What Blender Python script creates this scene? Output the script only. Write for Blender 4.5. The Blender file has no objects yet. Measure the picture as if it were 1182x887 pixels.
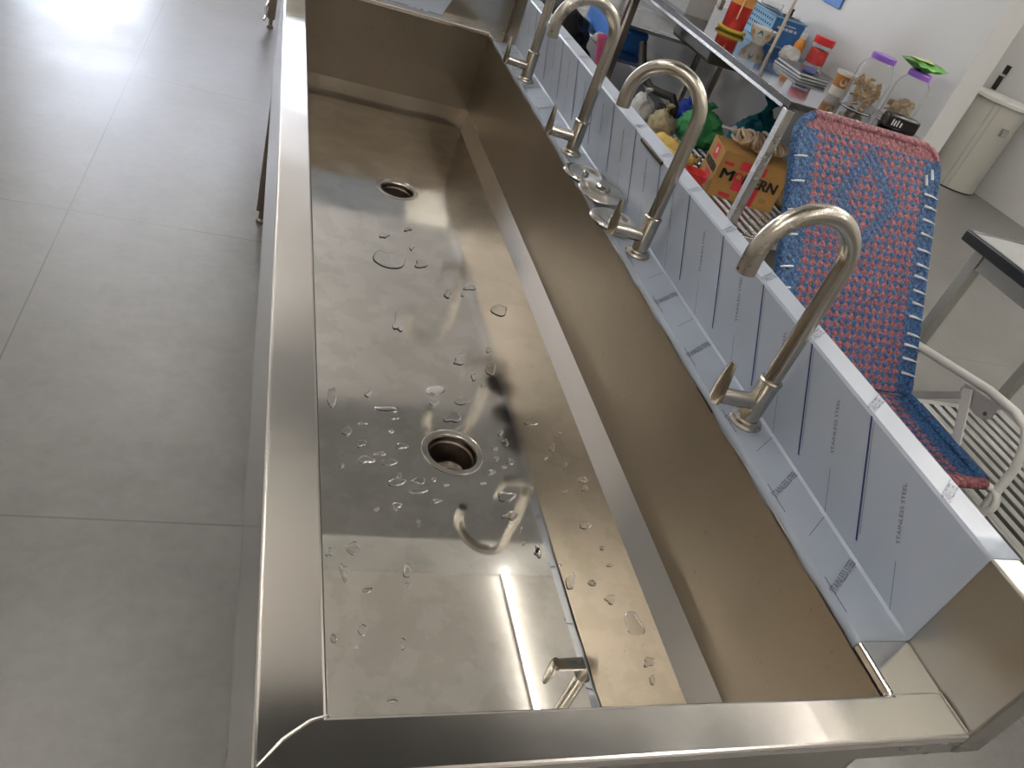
import bpy, bmesh, math, random
from mathutils import Vector, Matrix, noise
random.seed(7)
SC = bpy.context.scene
COL = SC.collection
PI = math.pi
SKYW = 3.0
SKY, EXPO = 1.5, 1.1
FZ = -0.748            # floor height (z = 0 is the sink rim)
CEIL = 2.75

# ------------------------------------------------------------------ helpers
class MB:
    """collects shapes (world coordinates) and links them as one mesh object"""
    def __init__(s): s.v = []; s.f = []; s.m = []; s.uv = {}
    def add(s, vs, fs, mi=0):
        b = len(s.v); s.v += [Vector(v) for v in vs]
        for f in fs: s.f.append(tuple(b + i for i in f)); s.m.append(mi)
    def box(s, a, b, mi=0, M=None):
        x0, y0, z0 = a; x1, y1, z1 = b
        vs = [Vector(q) for q in ((x0,y0,z0),(x1,y0,z0),(x1,y1,z0),(x0,y1,z0),(x0,y0,z1),(x1,y0,z1),(x1,y1,z1),(x0,y1,z1))]
        if M: vs = [M @ v for v in vs]
        s.add(vs, [(3,2,1,0),(4,5,6,7),(0,1,5,4),(1,2,6,5),(2,3,7,6),(3,0,4,7)], mi)
    def bar(s, p, q, w, h, up=(0,0,1), mi=0):
        p = Vector(p); q = Vector(q); d = (q-p).normalized(); up = Vector(up)
        x = d.cross(up)
        if x.length < 1e-5: x = d.cross(Vector((1,0,0)))
        x.normalize(); y = x.cross(d).normalized()
        vs = [c + x*sx*w/2 + y*sy*h/2 for c in (p, q) for sx, sy in ((-1,-1),(1,-1),(1,1),(-1,1))]
        s.add(vs, [(0,1,2,3),(7,6,5,4),(0,4,5,1),(1,5,6,2),(2,6,7,3),(3,7,4,0)], mi)
    def tube(s, pts, r, n=12, cap=True, mi=0, closed=False):
        pts = [Vector(p) for p in pts]; N = len(pts)
        rs = r if isinstance(r, (list, tuple)) else [r]*N
        t0 = (pts[1]-pts[0]).normalized()
        nrm = t0.cross(Vector((0,0,1)))
        if nrm.length < 1e-3: nrm = t0.cross(Vector((1,0,0)))
        nrm.normalize(); vs = []; prev = t0
        for i, p in enumerate(pts):
            if closed: t = (pts[(i+1) % N]-pts[i-1]).normalized()
            elif i == 0: t = t0
            elif i == N-1: t = (pts[i]-pts[i-1]).normalized()
            else: t = (pts[i+1]-pts[i-1]).normalized()
            ax = prev.cross(t)
            if ax.length > 1e-7: nrm = Matrix.Rotation(prev.angle(t), 3, ax.normalized()) @ nrm
            prev = t; b = t.cross(nrm)
            vs += [p + (nrm*math.cos(2*PI*k/n) + b*math.sin(2*PI*k/n))*rs[i] for k in range(n)]
        fs = []
        for i in range(N if closed else N-1):
            j = (i+1) % N
            for k in range(n):
                l = (k+1) % n; fs.append((i*n+k, i*n+l, j*n+l, j*n+k))
        if cap and not closed: fs += [tuple(reversed(range(n))), tuple(range((N-1)*n, N*n))]
        s.add(vs, fs, mi)
    def lathe(s, prof, c=(0,0,0), n=32, M=None, mi=0):
        """prof: list of (r, z); r = 0 closes with a point"""
        c = Vector(c); rings = []; vs = []
        for r, z in prof:
            if r < 1e-6: rings.append([len(vs)]); vs.append(Vector((0,0,z)))
            else:
                rings.append(list(range(len(vs), len(vs)+n)))
                vs += [Vector((r*math.cos(2*PI*k/n), r*math.sin(2*PI*k/n), z)) for k in range(n)]
        fs = []
        for a, b in zip(rings, rings[1:]):
            for k in range(n):
                l = (k+1) % n
                if len(a) == 1 and len(b) == 1: continue
                if len(a) == 1: fs.append((a[0], b[l], b[k]))
                elif len(b) == 1: fs.append((a[k], a[l], b[0]))
                else: fs.append((a[k], a[l], b[l], b[k]))
        if M: vs = [M @ v for v in vs]
        s.add([v + c for v in vs], fs, mi)
    def prism(s, poly, ext, mi=0):
        n = len(poly); e = Vector(ext); poly = [Vector(p) for p in poly]
        s.add(poly + [p+e for p in poly], [tuple(reversed(range(n))), tuple(range(n, 2*n))] + [(i, (i+1) % n, n+(i+1) % n, n+i) for i in range(n)], mi)
    def build(s, name, mats, parent=None, bevel=0, smooth=0.6, seg=2, recalc=True, loc=None):
        me = bpy.data.meshes.new(name)
        o = bpy.data.objects.new(name, me); COL.objects.link(o)
        if parent:
            o.parent = parent; off = wloc(parent)
        else:
            xs = [v.x for v in s.v]; ys = [v.y for v in s.v]; zs = [v.z for v in s.v]
            off = Vector(loc) if loc else Vector(((min(xs)+max(xs))/2, (min(ys)+max(ys))/2, min(zs)))
            o.location = off
        me.from_pydata([v-off for v in s.v], [], s.f)
        for m in (mats if isinstance(mats, (list, tuple)) else [mats]): me.materials.append(m)
        me.polygons.foreach_set('material_index', s.m)
        if recalc:
            bm = bmesh.new(); bm.from_mesh(me); bmesh.ops.recalc_face_normals(bm, faces=bm.faces); bm.to_mesh(me); bm.free()
        if smooth:
            me.polygons.foreach_set('use_smooth', [True]*len(me.polygons)); me.set_sharp_from_angle(angle=smooth)
        me.update()
        if bevel:
            b = o.modifiers.new('bevel', 'BEVEL'); b.width = bevel; b.segments = seg; b.limit_method = 'ANGLE'; b.angle_limit = 0.7
        return o
def wloc(o):
    v = Vector((0,0,0))
    while o: v += o.location; o = o.parent
    return v
def build_split(mb, names, mats, parent):
    for i, (nm, mt) in enumerate(zip(names, mats)):
        q = MB(); ix = {}
        for f, mi in zip(mb.f, mb.m):
            if mi != i: continue
            for v in f:
                if v not in ix: ix[v] = len(q.v); q.v.append(mb.v[v])
            q.f.append(tuple(ix[v] for v in f)); q.m.append(0)
        if q.f: q.build(nm, mt, parent, smooth=0, recalc=False)
def thing(name, loc, label, cat, group=None):
    o = bpy.data.objects.new(name, None); COL.objects.link(o); o.location = loc; o.empty_display_size = .05
    o['label'] = label; o['category'] = cat
    if group: o['group'] = group
    return o
def tag(o, label, cat, group=None):
    o['label'] = label; o['category'] = cat
    if group: o['group'] = group
    return o
def struct(o): o['kind'] = 'structure'; return o
def copy_tree(o, parent=None):
    c = o.copy(); COL.objects.link(c)
    if parent: c.parent = parent
    for ch in list(o.children): copy_tree(ch, c)
    return c
def arc(c, r, a0, a1, n, ux=(1,0,0), uy=(0,0,1)):
    c = Vector(c); ux = Vector(ux); uy = Vector(uy)
    return [c + ux*r*math.cos(a0+(a1-a0)*i/n) + uy*r*math.sin(a0+(a1-a0)*i/n) for i in range(n+1)]
def text_data(body, weight=0):
    cu = bpy.data.curves.new('t', 'FONT'); cu.body = body; cu.resolution_u = 2; cu.offset = weight
    o = bpy.data.objects.new('t', cu); COL.objects.link(o)
    bpy.context.view_layer.update()
    me = bpy.data.meshes.new_from_object(o.evaluated_get(bpy.context.evaluated_depsgraph_get()))
    vs = [v.co.copy() for v in me.vertices]; fs = [tuple(p.vertices) for p in me.polygons]
    bpy.data.objects.remove(o); bpy.data.curves.remove(cu); bpy.data.meshes.remove(me)
    x0 = min(v.x for v in vs); x1 = max(v.x for v in vs); y0 = min(v.y for v in vs); y1 = max(v.y for v in vs)
    return [((v.x-x0)/(x1-x0), (v.y-y0)/(y1-y0)) for v in vs], fs
def put_text(mb, td, org, d, u, L, H, mi=0):
    org = Vector(org); d = Vector(d); u = Vector(u)
    mb.add([org + d*(x*L) + u*(y*H) for x, y in td[0]], td[1], mi)
def quad(mb, org, d, u, L, H, mi=0):
    org = Vector(org); d = Vector(d); u = Vector(u)
    mb.add([org, org+d*L, org+d*L+u*H, org+u*H], [(0,1,2,3)], mi)

# ------------------------------------------------------------------ materials
def newmat(name):
    m = bpy.data.materials.new(name); m.use_nodes = True
    nt = m.node_tree; b = nt.nodes['Principled BSDF']
    return m, nt, b
def N(nt, t, **k):
    n = nt.nodes.new(t)
    for a, v in k.items(): setattr(n, a, v)
    return n
def inp(b, **k):
    for a, v in k.items():
        a = a.replace('_', ' ')
        if a in b.inputs:
            if a in ('Base Color', 'Emission Color') and len(v) == 3: v = (*v, 1)
            b.inputs[a].default_value = v
def coords(nt, scale=(1,1,1), kind='Object'):
    tc = N(nt, 'ShaderNodeTexCoord'); mp = N(nt, 'ShaderNodeMapping'); mp.inputs['Scale'].default_value = scale
    nt.links.new(tc.outputs[kind], mp.inputs['Vector']); return mp.outputs['Vector']
def noise_tex(nt, vec, scale, detail=4, rough=.55):
    n = N(nt, 'ShaderNodeTexNoise'); n.inputs['Scale'].default_value = scale; n.inputs['Detail'].default_value = detail; n.inputs['Roughness'].default_value = rough
    nt.links.new(vec, n.inputs['Vector']); return n.outputs['Fac']
def ramp(nt, fac, stops):
    r = N(nt, 'ShaderNodeValToRGB'); e = r.color_ramp.elements
    while len(e) < len(stops): e.new(.5)
    for el, (p, c) in zip(e, stops):
        el.position = p; el.color = c if len(c) == 4 else (*c, 1)
    nt.links.new(fac, r.inputs['Fac']); return r.outputs['Color']
def maprange(nt, v, a, b, c, d):
    m = N(nt, 'ShaderNodeMapRange'); m.inputs[1].default_value = a; m.inputs[2].default_value = b; m.inputs[3].default_value = c; m.inputs[4].default_value = d
    nt.links.new(v, m.inputs[0]); return m.outputs[0]
def bump(nt, b, h, strength, dist=.002):
    n = N(nt, 'ShaderNodeBump'); n.inputs['Strength'].default_value = strength; n.inputs['Distance'].default_value = dist
    nt.links.new(h, n.inputs['Height']); nt.links.new(n.outputs['Normal'], b.inputs['Normal'])
def math_(nt, op, a, b=None, c=None):
    n = N(nt, 'ShaderNodeMath', operation=op)
    for i, v in enumerate((a, b, c)):
        if v is None: continue
        if isinstance(v, (int, float)): n.inputs[i].default_value = v
        else: nt.links.new(v, n.inputs[i])
    return n.outputs[0]
def plain(name, col, rough=.5, metal=0, var=.12, vs=18, bmp=0, bs=60, **k):
    m, nt, b = newmat(name); v = coords(nt)
    f = noise_tex(nt, v, vs)
    lo = [c*(1-var) for c in col]; hi = [min(1, c*(1+var)) for c in col]
    nt.links.new(ramp(nt, f, [(.3, lo), (.7, hi)]), b.inputs['Base Color'])
    inp(b, Roughness=rough, Metallic=metal, **k)
    if bmp: bump(nt, b, noise_tex(nt, v, bs), bmp)
    return m
def steel(name, col, r0, r1, stretch=(1,1,1), ns=3, bmp=.05, var=.1, wav=0):
    m, nt, b = newmat(name); v = coords(nt, stretch)
    big = noise_tex(nt, coords(nt), ns, 5, .6); fine = noise_tex(nt, v, 60, 3)
    nt.links.new(ramp(nt, big, [(.3, [c*(1-var) for c in col]), (.7, [min(1, c*(1+var)) for c in col])]), b.inputs['Base Color'])
    nt.links.new(maprange(nt, big, .35, .65, r0, r1), b.inputs['Roughness'])
    inp(b, Metallic=1.0)
    h = fine
    if wav:
        h = math_(nt, 'ADD', math_(nt, 'MULTIPLY', fine, 1.0), math_(nt, 'MULTIPLY', noise_tex(nt, coords(nt), 1.6, 2), wav))
    if bmp: bump(nt, b, h, bmp, .001)
    return m
M = {}
M['rim'] = steel('brushed_rim_steel', (.74,.715,.68), .12, .22, (40,1,40), 3, .03, .05)
M['rimx'] = M['rim']
M['body'] = steel('body_steel', (.40,.385,.35), .26, .38, (1,1,40), 3, .04)
M['wall_steel'] = None
def basin_wall_mat(name, k):
    m, nt, b = newmat(name); v = coords(nt)
    big = noise_tex(nt, v, 2.2, 5, .6); sp = noise_tex(nt, coords(nt, (1,1,.5)), 110, 2)
    base = ramp(nt, big, [(.3, (.29*k,.243*k,.183*k)), (.7, (.375*k,.32*k,.25*k))])
    spots = ramp(nt, sp, [(.68, (1,1,1)), (.76, (.62,.50,.40))])
    mx = N(nt, 'ShaderNodeMixRGB', blend_type='MULTIPLY'); mx.inputs['Fac'].default_value = .5
    nt.links.new(base, mx.inputs[1]); nt.links.new(spots, mx.inputs[2]); nt.links.new(mx.outputs[0], b.inputs['Base Color'])
    nt.links.new(maprange(nt, big, .3, .7, .34, .44), b.inputs['Roughness']); inp(b, Metallic=1.0)
    bump(nt, b, noise_tex(nt, coords(nt, (1,40,1)), 40, 3), .05, .001)
    return m
M['wall_steel'] = basin_wall_mat('basin_wall_steel', 1); M['tarnished'] = basin_wall_mat('tarnished_steel', .62)  # second is a darker copy: dim far-end reflections put into the colour
def basin_floor_mat():
    # wet (mirror-like) film over part of the plate, dry brushed plate elsewhere
    m, nt, b = newmat('wet_basin_steel'); v = coords(nt)
    big = noise_tex(nt, v, 7.0, 6, .6); cloud = noise_tex(nt, v, 2.5, 4)
    nt.links.new(ramp(nt, big, [(.35, (.71,.69,.655)), (.65, (.79,.77,.73))]), b.inputs['Base Color'])
    sp = N(nt, 'ShaderNodeSeparateXYZ'); nt.links.new(v, sp.inputs[0])
    dry = maprange(nt, math_(nt, 'ADD', sp.outputs[1], math_(nt, 'MULTIPLY', cloud, .5)), -.55, -.10, 0, 1)   # wet near end, drier towards the far drain
    rg = math_(nt, 'ADD', math_(nt, 'MULTIPLY', dry, maprange(nt, big, .35, .65, .07, .14)), maprange(nt, cloud, .5, .62, .003, .012))
    nt.links.new(rg, b.inputs['Roughness'])
    # dried-on water marks
    mk = ramp(nt, noise_tex(nt, coords(nt), 16, 5, .6), [(.47, (.84,.84,.82)), (.53, (1,1,1))])
    mm = N(nt, 'ShaderNodeMixRGB', blend_type='MULTIPLY'); mm.inputs[0].default_value = .5
    src = b.inputs['Base Color'].links[0].from_socket
    nt.links.new(src, mm.inputs[1]); nt.links.new(mk, mm.inputs[2]); nt.links.new(mm.outputs[0], b.inputs['Base Color'])
    inp(b, Metallic=1.0)
    h = noise_tex(nt, coords(nt), 3.0, 3)
    bump(nt, b, h, .008, .01)
    return m
M['basin_floor'] = basin_floor_mat()
M['faucet'] = steel('brushed_nickel', (.46,.43,.375), .25, .28, (1,1,60), 6, .015, .02)
M['chrome'] = steel('polished_steel', (.54,.525,.49), .18, .24, (1,1,1), 6, 0, .03)
M['dark'] = plain('dark_cavity', (.02,.018,.016), .6)
M['shelf_steel'] = steel('shelf_steel', (.6,.59,.56), .18, .3, (40,1,40), 5, .03)
M['table_top'] = steel('mirror_table_steel', (.26,.26,.27), .07, .13, (1,1,1), 4, .02)
M['rust_leg'] = steel('dark_leg_steel', (.32,.27,.23), .25, .4, (1,1,20), 4, .05, .3)
M['cup_steel'] = steel('dull_drain_steel', (.16,.13,.11), .3, .45, (1,1,1), 20, .02)
M['film'] = plain('blue_white_film', (.335,.38,.455), .32, 0, .05, 6, .05, 25, Coat_Weight=.25, Coat_Roughness=.2)
M['film_ink'] = plain('navy_ink', (.02,.022,.12), .5)
M['film_text'] = plain('grey_ink', (.05,.055,.09), .5)
M['white_wall'] = plain('white_panel_wall', (.60,.60,.597), .28, 0, .03, 2, .04, 3)
M['beige_wall'] = plain('beige_wall', (.60,.57,.53), .6, 0, .05, 2)
M['ceiling'] = plain('ceiling_paint', (.95,.91,.85), .8, 0, .04, 2)
M['beam'] = plain('grey_beam', (.58,.58,.56), .6, 0, .08, 3)
M['dark_beam'] = plain('dark_grey_beam', (.13,.13,.125), .6, 0, .08, 3)
M['frame'] = plain('dark_frame', (.08,.08,.085), .4)
def floor_mat():
    m, nt, b = newmat('grey_porcelain_tile'); v = coords(nt)
    cl = noise_tex(nt, v, 2.2, 8, .62); fine = noise_tex(nt, v, 30, 5, .7)
    mixf = math_(nt, 'ADD', math_(nt, 'MULTIPLY', cl, .75), math_(nt, 'MULTIPLY', fine, .25))
    base = ramp(nt, mixf, [(.34, (.120,.117,.111)), (.5, (.160,.157,.151)), (.66, (.196,.193,.187))])
    sep = N(nt, 'ShaderNodeSeparateXYZ'); nt.links.new(v, sep.inputs[0])
    def line(out, off):
        a = math_(nt, 'DIVIDE', math_(nt, 'SUBTRACT', out, off), 1.2)
        fr = math_(nt, 'ABSOLUTE', math_(nt, 'SUBTRACT', math_(nt, 'FRACT', math_(nt, 'ADD', a, 100.5)), .5))
        return math_(nt, 'LESS_THAN', fr, .0018)
    g = math_(nt, 'MAXIMUM', line(sep.outputs[0], -.585), line(sep.outputs[1], 2.035))
    mx = N(nt, 'ShaderNodeMixRGB'); nt.links.new(g, mx.inputs['Fac']); nt.links.new(base, mx.inputs[1]); mx.inputs[2].default_value = (.10,.098,.09,1)
    nt.links.new(mx.outputs[0], b.inputs['Base Color'])
    nt.links.new(maprange(nt, cl, .3, .7, .30, .40), b.inputs['Roughness'])
    inp(b, Specular_IOR_Level=.55)
    bump(nt, b, math_(nt, 'SUBTRACT', math_(nt, 'MULTIPLY', fine, .25), g), .12, .002)
    return m
M['floor'] = floor_mat()
def glass(name, col=(1,1,1), rough=.02, ior=1.45, trans=1.0):
    m, nt, b = newmat(name); v = coords(nt)
    nt.links.new(ramp(nt, noise_tex(nt, v, 20), [(.3, [c*.97 for c in col]), (.7, col)]), b.inputs['Base Color'])
    inp(b, Roughness=rough, IOR=ior, Transmission_Weight=trans); return m
M['water'] = glass('water', (1,1,1), 0, 1.33)
def emit(name, col, s):
    m, nt, b = newmat(name); inp(b, Base_Color=(.9,.9,.9), Emission_Color=col, Emission_Strength=s); return m
M['soft_tube'] = emit('soft_led_tube', (1,.97,.92), 6)
M['tube'] = emit('led_tube_light', (1,.96,.90), 58)

# ------------------------------------------------------------------ camera
cam = bpy.data.cameras.new('camera'); co = bpy.data.objects.new('camera', cam); COL.objects.link(co)
cam.sensor_width = 36; cam.sensor_fit = 'HORIZONTAL'; cam.lens = 904.78*36/1182; cam.clip_start = .02
R = Matrix(((.93034326,-.11055212,-.34962786),(-.20447457,.63506506,-.74490437),(.30438719,.76450677,.5682234)))
co.matrix_world = Matrix.Translation((-.1106961,-.3244601,.59574222)) @ R.to_4x4()
SC.camera = co

# ------------------------------------------------------------------ room
X0, X1, Y0, Y1 = -4.2, 5.68, -4.0, 9.5
def slab(name, a, b, mat):
    m = MB(); m.box(a, b); return struct(m.build(name, mat, smooth=0))
fl = MB(); fl.box((X0,Y0,FZ-.1), (X1,Y1,FZ)); struct(fl.build('floor', M['floor'], smooth=0, loc=(0,0,FZ)))
slab('ceiling', (X0,Y0,CEIL), (X1,Y1,CEIL+.1), M['ceiling'])
slab('wall_left', (X0-.15,Y0,FZ), (X0,Y1,CEIL), M['beige_wall'])
slab('wall_back', (X0,Y0-.15,FZ), (X1,Y0,CEIL), M['beige_wall'])
slab('wall_right', (X1,Y0,FZ), (X1+.15,Y1,CEIL), M['white_wall'])
slab('wall_partition', (2.700,2.600,FZ), (2.822,Y1,CEIL), M['white_wall'])
# front wall with an open doorway and a band of glazing above
wf = MB()
DX0, DX1, DZ = -2.55, -1.25, 1.45
TX0, TX1, TZ0, TZ1 = -2.55, 1.0, 1.55, 2.55
wf.box((X0,Y1,FZ), (DX0,Y1+.2,CEIL))
wf.box((DX1,Y1,FZ), (TX1,Y1+.2,TZ0))
wf.box((DX0,Y1,DZ), (DX1,Y1+.2,TZ0))
wf.box((TX0,Y1,TZ1), (TX1,Y1+.2,CEIL))
wf.box((TX1,Y1,FZ), (X1,Y1+.2,CEIL))
struct(wf.build('wall_front', M['white_wall'], smooth=0))
fr = MB()
for x in (TX0+.03, -1.25, -.1, TX1-.03): fr.box((x-.03,Y1+.05,TZ0), (x+.03,Y1+.12,TZ1))
fr.box((TX0,Y1+.05,TZ0), (TX1,Y1+.12,TZ0+.05)); fr.box((TX0,Y1+.05,TZ1-.05), (TX1,Y1+.12,TZ1))
struct(fr.build('window_1', M['frame'], smooth=0))
fr = MB()
fr.box((DX0,Y1+.02,FZ), (DX0+.06,Y1+.14,DZ)); fr.box((DX1-.06,Y1+.02,FZ), (DX1,Y1+.14,DZ)); fr.box((DX0,Y1+.02,DZ-.06), (DX1,Y1+.14,DZ))
struct(fr.build('door_1', M['frame'], smooth=0))
for i, (y0, y1) in enumerate(((2.75,4.00), (-.05,1.45))):
    slab('trim_%d' % (i+1), (X0,y0,CEIL-.33), (2.615,y1,CEIL), M['dark_beam'] if i else M['beam'])  # second beam is added, dark so that the near rim mirrors it darker
slab('ground', (-30,Y1+.2,FZ-.12), (30,40,FZ-.02), plain('pale_paving', (.5,.5,.5), .8))
bpy.data.objects['ground'].name = 'trim_ground'

# LED tubes (parallel to the sink); all after the first are added fill light
TUBES = [(1.785,1.65,'white LED tube light on the ceiling reflected in the sink basin'),
         (1.785,-.60,'white LED tube light on the ceiling over the near end of the side table'),
         (1.785,-2.80,'white LED tube light on the ceiling by the back wall right of the sink'),
         (-1.6,-2.60,'white LED tube light on the ceiling over the aisle nearest the back wall'),
         (-1.6,.20,'white LED tube light on the ceiling over the aisle beside the nearer drain'),
         (-1.6,6.4,'white LED tube light on the ceiling of the aisle nearest the doorway'),
         (-.75,1.5,'white LED tube light hung over the aisle edge beside the middle of the sink'),
         (-.75,-1.9,'white LED tube light hung behind the camera left of the near sink end'),
         (3.5,.5,'white LED tube light hung just right of the side table'),
         (3.6,2.1,'white LED tube light hung in the opening beside the partition end'),
         (4.2,-2.0,'white LED tube light on the ceiling right of the partition nearest the back wall'),
         (4.2,1.4,'white LED tube light on the ceiling right of the partition beside its end'),
         (-.6,4.3,'white LED tube light hung over the left edge of the steel bench'),
         (-.6,6.9,'white LED tube light hung beyond the steel bench near the front glazing'),
         (4.2,5.0,'white LED tube light on the ceiling over the beige bin')]
TZL = 2.40
for x, y, lab in TUBES[1:]:
    t = thing('pendant_light', (x, y+.6, CEIL), lab, 'ceiling light', 'LED tube lights hung from the ceiling')
    m = MB(); m.tube([(x,y,TZL), (x,y+.03,TZL)], .017, 12); m.build('end_cap', M['white_wall'], t)
    m = MB(); m.tube([(x,y+1.17,TZL), (x,y+1.2,TZL)], .017, 12); m.build('end_cap', M['white_wall'], t)
    for yy in (y+.015, y+1.185):
        m = MB(); m.tube([(x,yy,TZL+.015), (x,yy,CEIL)], .003, 6); m.build('hanging_rod', M['white_wall'], t)
    m = MB(); m.tube([(x,y+.031,TZL), (x,y+1.169,TZL)], .014, 12); m.build('tube', M['tube'], t)

x, y, lab = TUBES[0]
t = thing('batten_light', (x, y+.6, CEIL), lab, 'ceiling light')
m = MB(); m.box((x-.018,y-.01,CEIL-.025), (x+.018,y+1.21,CEIL)); m.build('housing', M['white_wall'], t, .003)
m = MB(); m.tube([(x,y,CEIL-.042), (x,y+1.2,CEIL-.042)], .014, 12); m.build('tube', M['soft_tube'], t)

# ------------------------------------------------------------------ sink
w, W, D, L, lw, bh, nr, bt, ch = .0573, .5835, .2959, 2.312, .0721, .1475, .0493, .042, .0335
c = W+lw; XR = c+bt; YE = L+.05
sink = thing('trough_sink', (.3, 1.1, FZ), 'long stainless steel trough sink with two drains and a film-covered backsplash', 'sink')
bm = bmesh.new()
xs = [-w,0,W,c+.002]; ys = [-nr,0,L,YE]
gv = [[bm.verts.new((x,y,0)) for y in ys] for x in xs]
for i in range(3):
    for j in range(3):
        if (i, j) != (1, 1): bm.faces.new((gv[i][j],gv[i+1][j],gv[i+1][j+1],gv[i][j+1]))
rb = MB(); bm.verts.index_update()
rb.add([v.co.copy() for v in bm.verts], [tuple(v.index for v in f.verts) for f in bm.faces]); bm.free()
rim = rb.build('rim', M['rim'], sink, smooth=0)
so = rim.modifiers.new('solid', 'SOLIDIFY'); so.thickness = .014; so.offset = -1
bv = rim.modifiers.new('bevel', 'BEVEL'); bv.width = .004; bv.segments = 3; bv.limit_method = 'ANGLE'; bv.angle_limit = .7
# raised bent fold at the near left corner
m = MB()
for k, (dx, dy) in enumerate(((0,0),)):
    pts = [(-w+.004,-nr+.012,.0005), (-w+.022,-.018,.001), (-.014,-.004,.001), (-.001,.0,.0005)]
    m.tube(pts, [.0006,.0012,.0011,.0005], 8)
m.build('weld_seam', M['rim'], sink)
m = MB(); m.tube([(c-.002,.0,.0005), (c-.002,-.02,.001), (c-.001,-nr+.004,.001)], .0014, 8)
m.tube([(W,.0005,.0004), (c,.0005,.0004)], .0012, 6)
m.build('weld_seam', M['rim'], sink)
# front apron: outer wall on the aisle side
m = MB(); m.box((-w+.0012,-nr+.002,-.2921), (-w+.012,YE-.002,-.012)); m.build('apron', M['rim'], sink, .0015)
m = MB(); m.box((-w+.014,-nr+.0015,-.036), (XR-.004,-nr+.008,-.0125)); m.build('end_lip', M['body'], sink, .001)
m = MB(); m.box((-w+.014,-.012,-.33), (W+.02,-.006,-.0145)); m.box((-w+.014,L+.006,-.33), (W+.02,L+.012,-.0145)); m.box((W+.014,-.006,-.33), (W+.02,L+.006,-.0145)); m.build('outer_shell', M['body'], sink)
# basin walls (one folded sheet) and coved strips
m = MB()
z0 = -.0139
m.add([(0,0,z0),(0,L,z0),(0,L,-D),(0,0,-D)], [(0,1,2,3)])
m.add([(0,0,z0),(W,0,z0),(W,0,-D),(0,0,-D)], [(3,2,1,0)])
m.add([(W,0,z0),(W,L,z0),(W,L,-D+ch),(W,0,-D+ch)], [(0,1,2,3)])
m.build('basin_wall', M['wall_steel'], sink, smooth=0, recalc=False)
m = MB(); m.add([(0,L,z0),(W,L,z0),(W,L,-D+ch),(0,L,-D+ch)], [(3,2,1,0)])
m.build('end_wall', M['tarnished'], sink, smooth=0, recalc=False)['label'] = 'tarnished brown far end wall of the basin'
m = MB()
m.add([(W,0,-D+ch),(W,L,-D+ch),(W-ch,L-ch,-D),(W-ch,0,-D)], [(0,1,2,3)])
m.build('cove_strip', M['rim'], sink, smooth=0, recalc=False)
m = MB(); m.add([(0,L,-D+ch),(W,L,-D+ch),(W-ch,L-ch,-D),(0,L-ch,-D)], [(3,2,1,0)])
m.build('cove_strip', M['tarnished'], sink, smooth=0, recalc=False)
# basin floor with two drain holes
DR = [(.2812,.6318), (.2812,1.6406)]
bm = bmesh.new()
def loop(pts):
    vs = [bm.verts.new(p) for p in pts]
    return [bm.edges.new((vs[i], vs[(i+1) % len(vs)])) for i in range(len(vs))]
ed = loop([(0,0,-D),(W-ch,0,-D),(W-ch,L-ch,-D),(0,L-ch,-D)])
for dx, dy in DR: ed += loop([(dx+.05*math.cos(2*PI*k/40), dy+.05*math.sin(2*PI*k/40), -D) for k in range(40)])
bmesh.ops.triangle_fill(bm, use_beauty=True, use_dissolve=False, edges=ed)
bmesh.ops.recalc_face_normals(bm, faces=bm.faces)
if sum(f.normal.z for f in bm.faces) < 0: bmesh.ops.reverse_faces(bm, faces=bm.faces)
bm.verts.index_update()
m = MB(); m.add([v.co.copy() for v in bm.verts], [tuple(v.index for v in f.verts) for f in bm.faces]); bm.free()
m.build('basin_floor', M['basin_floor'], sink, smooth=0, recalc=False)
for k, (dx, dy) in enumerate(DR):
    m = MB()
    m.lathe([(.0568,-.0005),(.0562,.0012),(.0545,.0016),(.0536,.0009),(.0525,.0010),(.0450,.0006),(.0438,-.0004),(.0425,-.004)], (dx,dy,-D), 56)
    dr = m.build('drain', M['chrome'], sink)
    m = MB(); m.lathe([(.0425,-.004),(.0420,-.013),(.0395,-.016),(.0395,-.022),(.0380,-.026),(.037,-.055),(.034,-.075),(0,-.075)], (dx,dy,-D), 48)
    m.build('drain_cup', M['cup_steel'], dr)
    m = MB(); m.lathe([(.0,-.058),(.010,-.058),(.011,-.056),(.026,-.056),(.028,-.06),(.027,-.064),(0,-.064)], (dx+.004,dy-.008,-D+.016), 40)
    m.build('strainer_plate', M['chrome'], dr)
    m = MB(); m.tube([(dx,dy,-D-.076), (dx,dy,-D-.20)], .022, 16); m.build('drain_pipe', M['film'], dr)
# backsplash
m = MB()
m.box((c,-nr,-.036), (XR,YE,bh)); m.build('backsplash', M['body'], sink, .003)
m = MB(); m.box((-w+.004,YE-.001,.0005), (c+.001,YE+.004,bh)); m.build('end_splash', M['chrome'], sink, .001)
m = MB(); m.prism([(0.02,YE-.0012,.001),(.43,YE-.0012,.001),(.49,YE-.0012,bh-.001),(.02,YE-.0012,bh-.001)], (0,-.0006,0)); m.build('end_film', M['film'], sink)
m = MB(); m.box((c-.010,YE-.010,.0005), (c-.001,YE-.0012,bh)); m.build('corner_post', M['rust_leg'], sink, .001)  # dark strip standing in for the dark reflection in the corner
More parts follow.
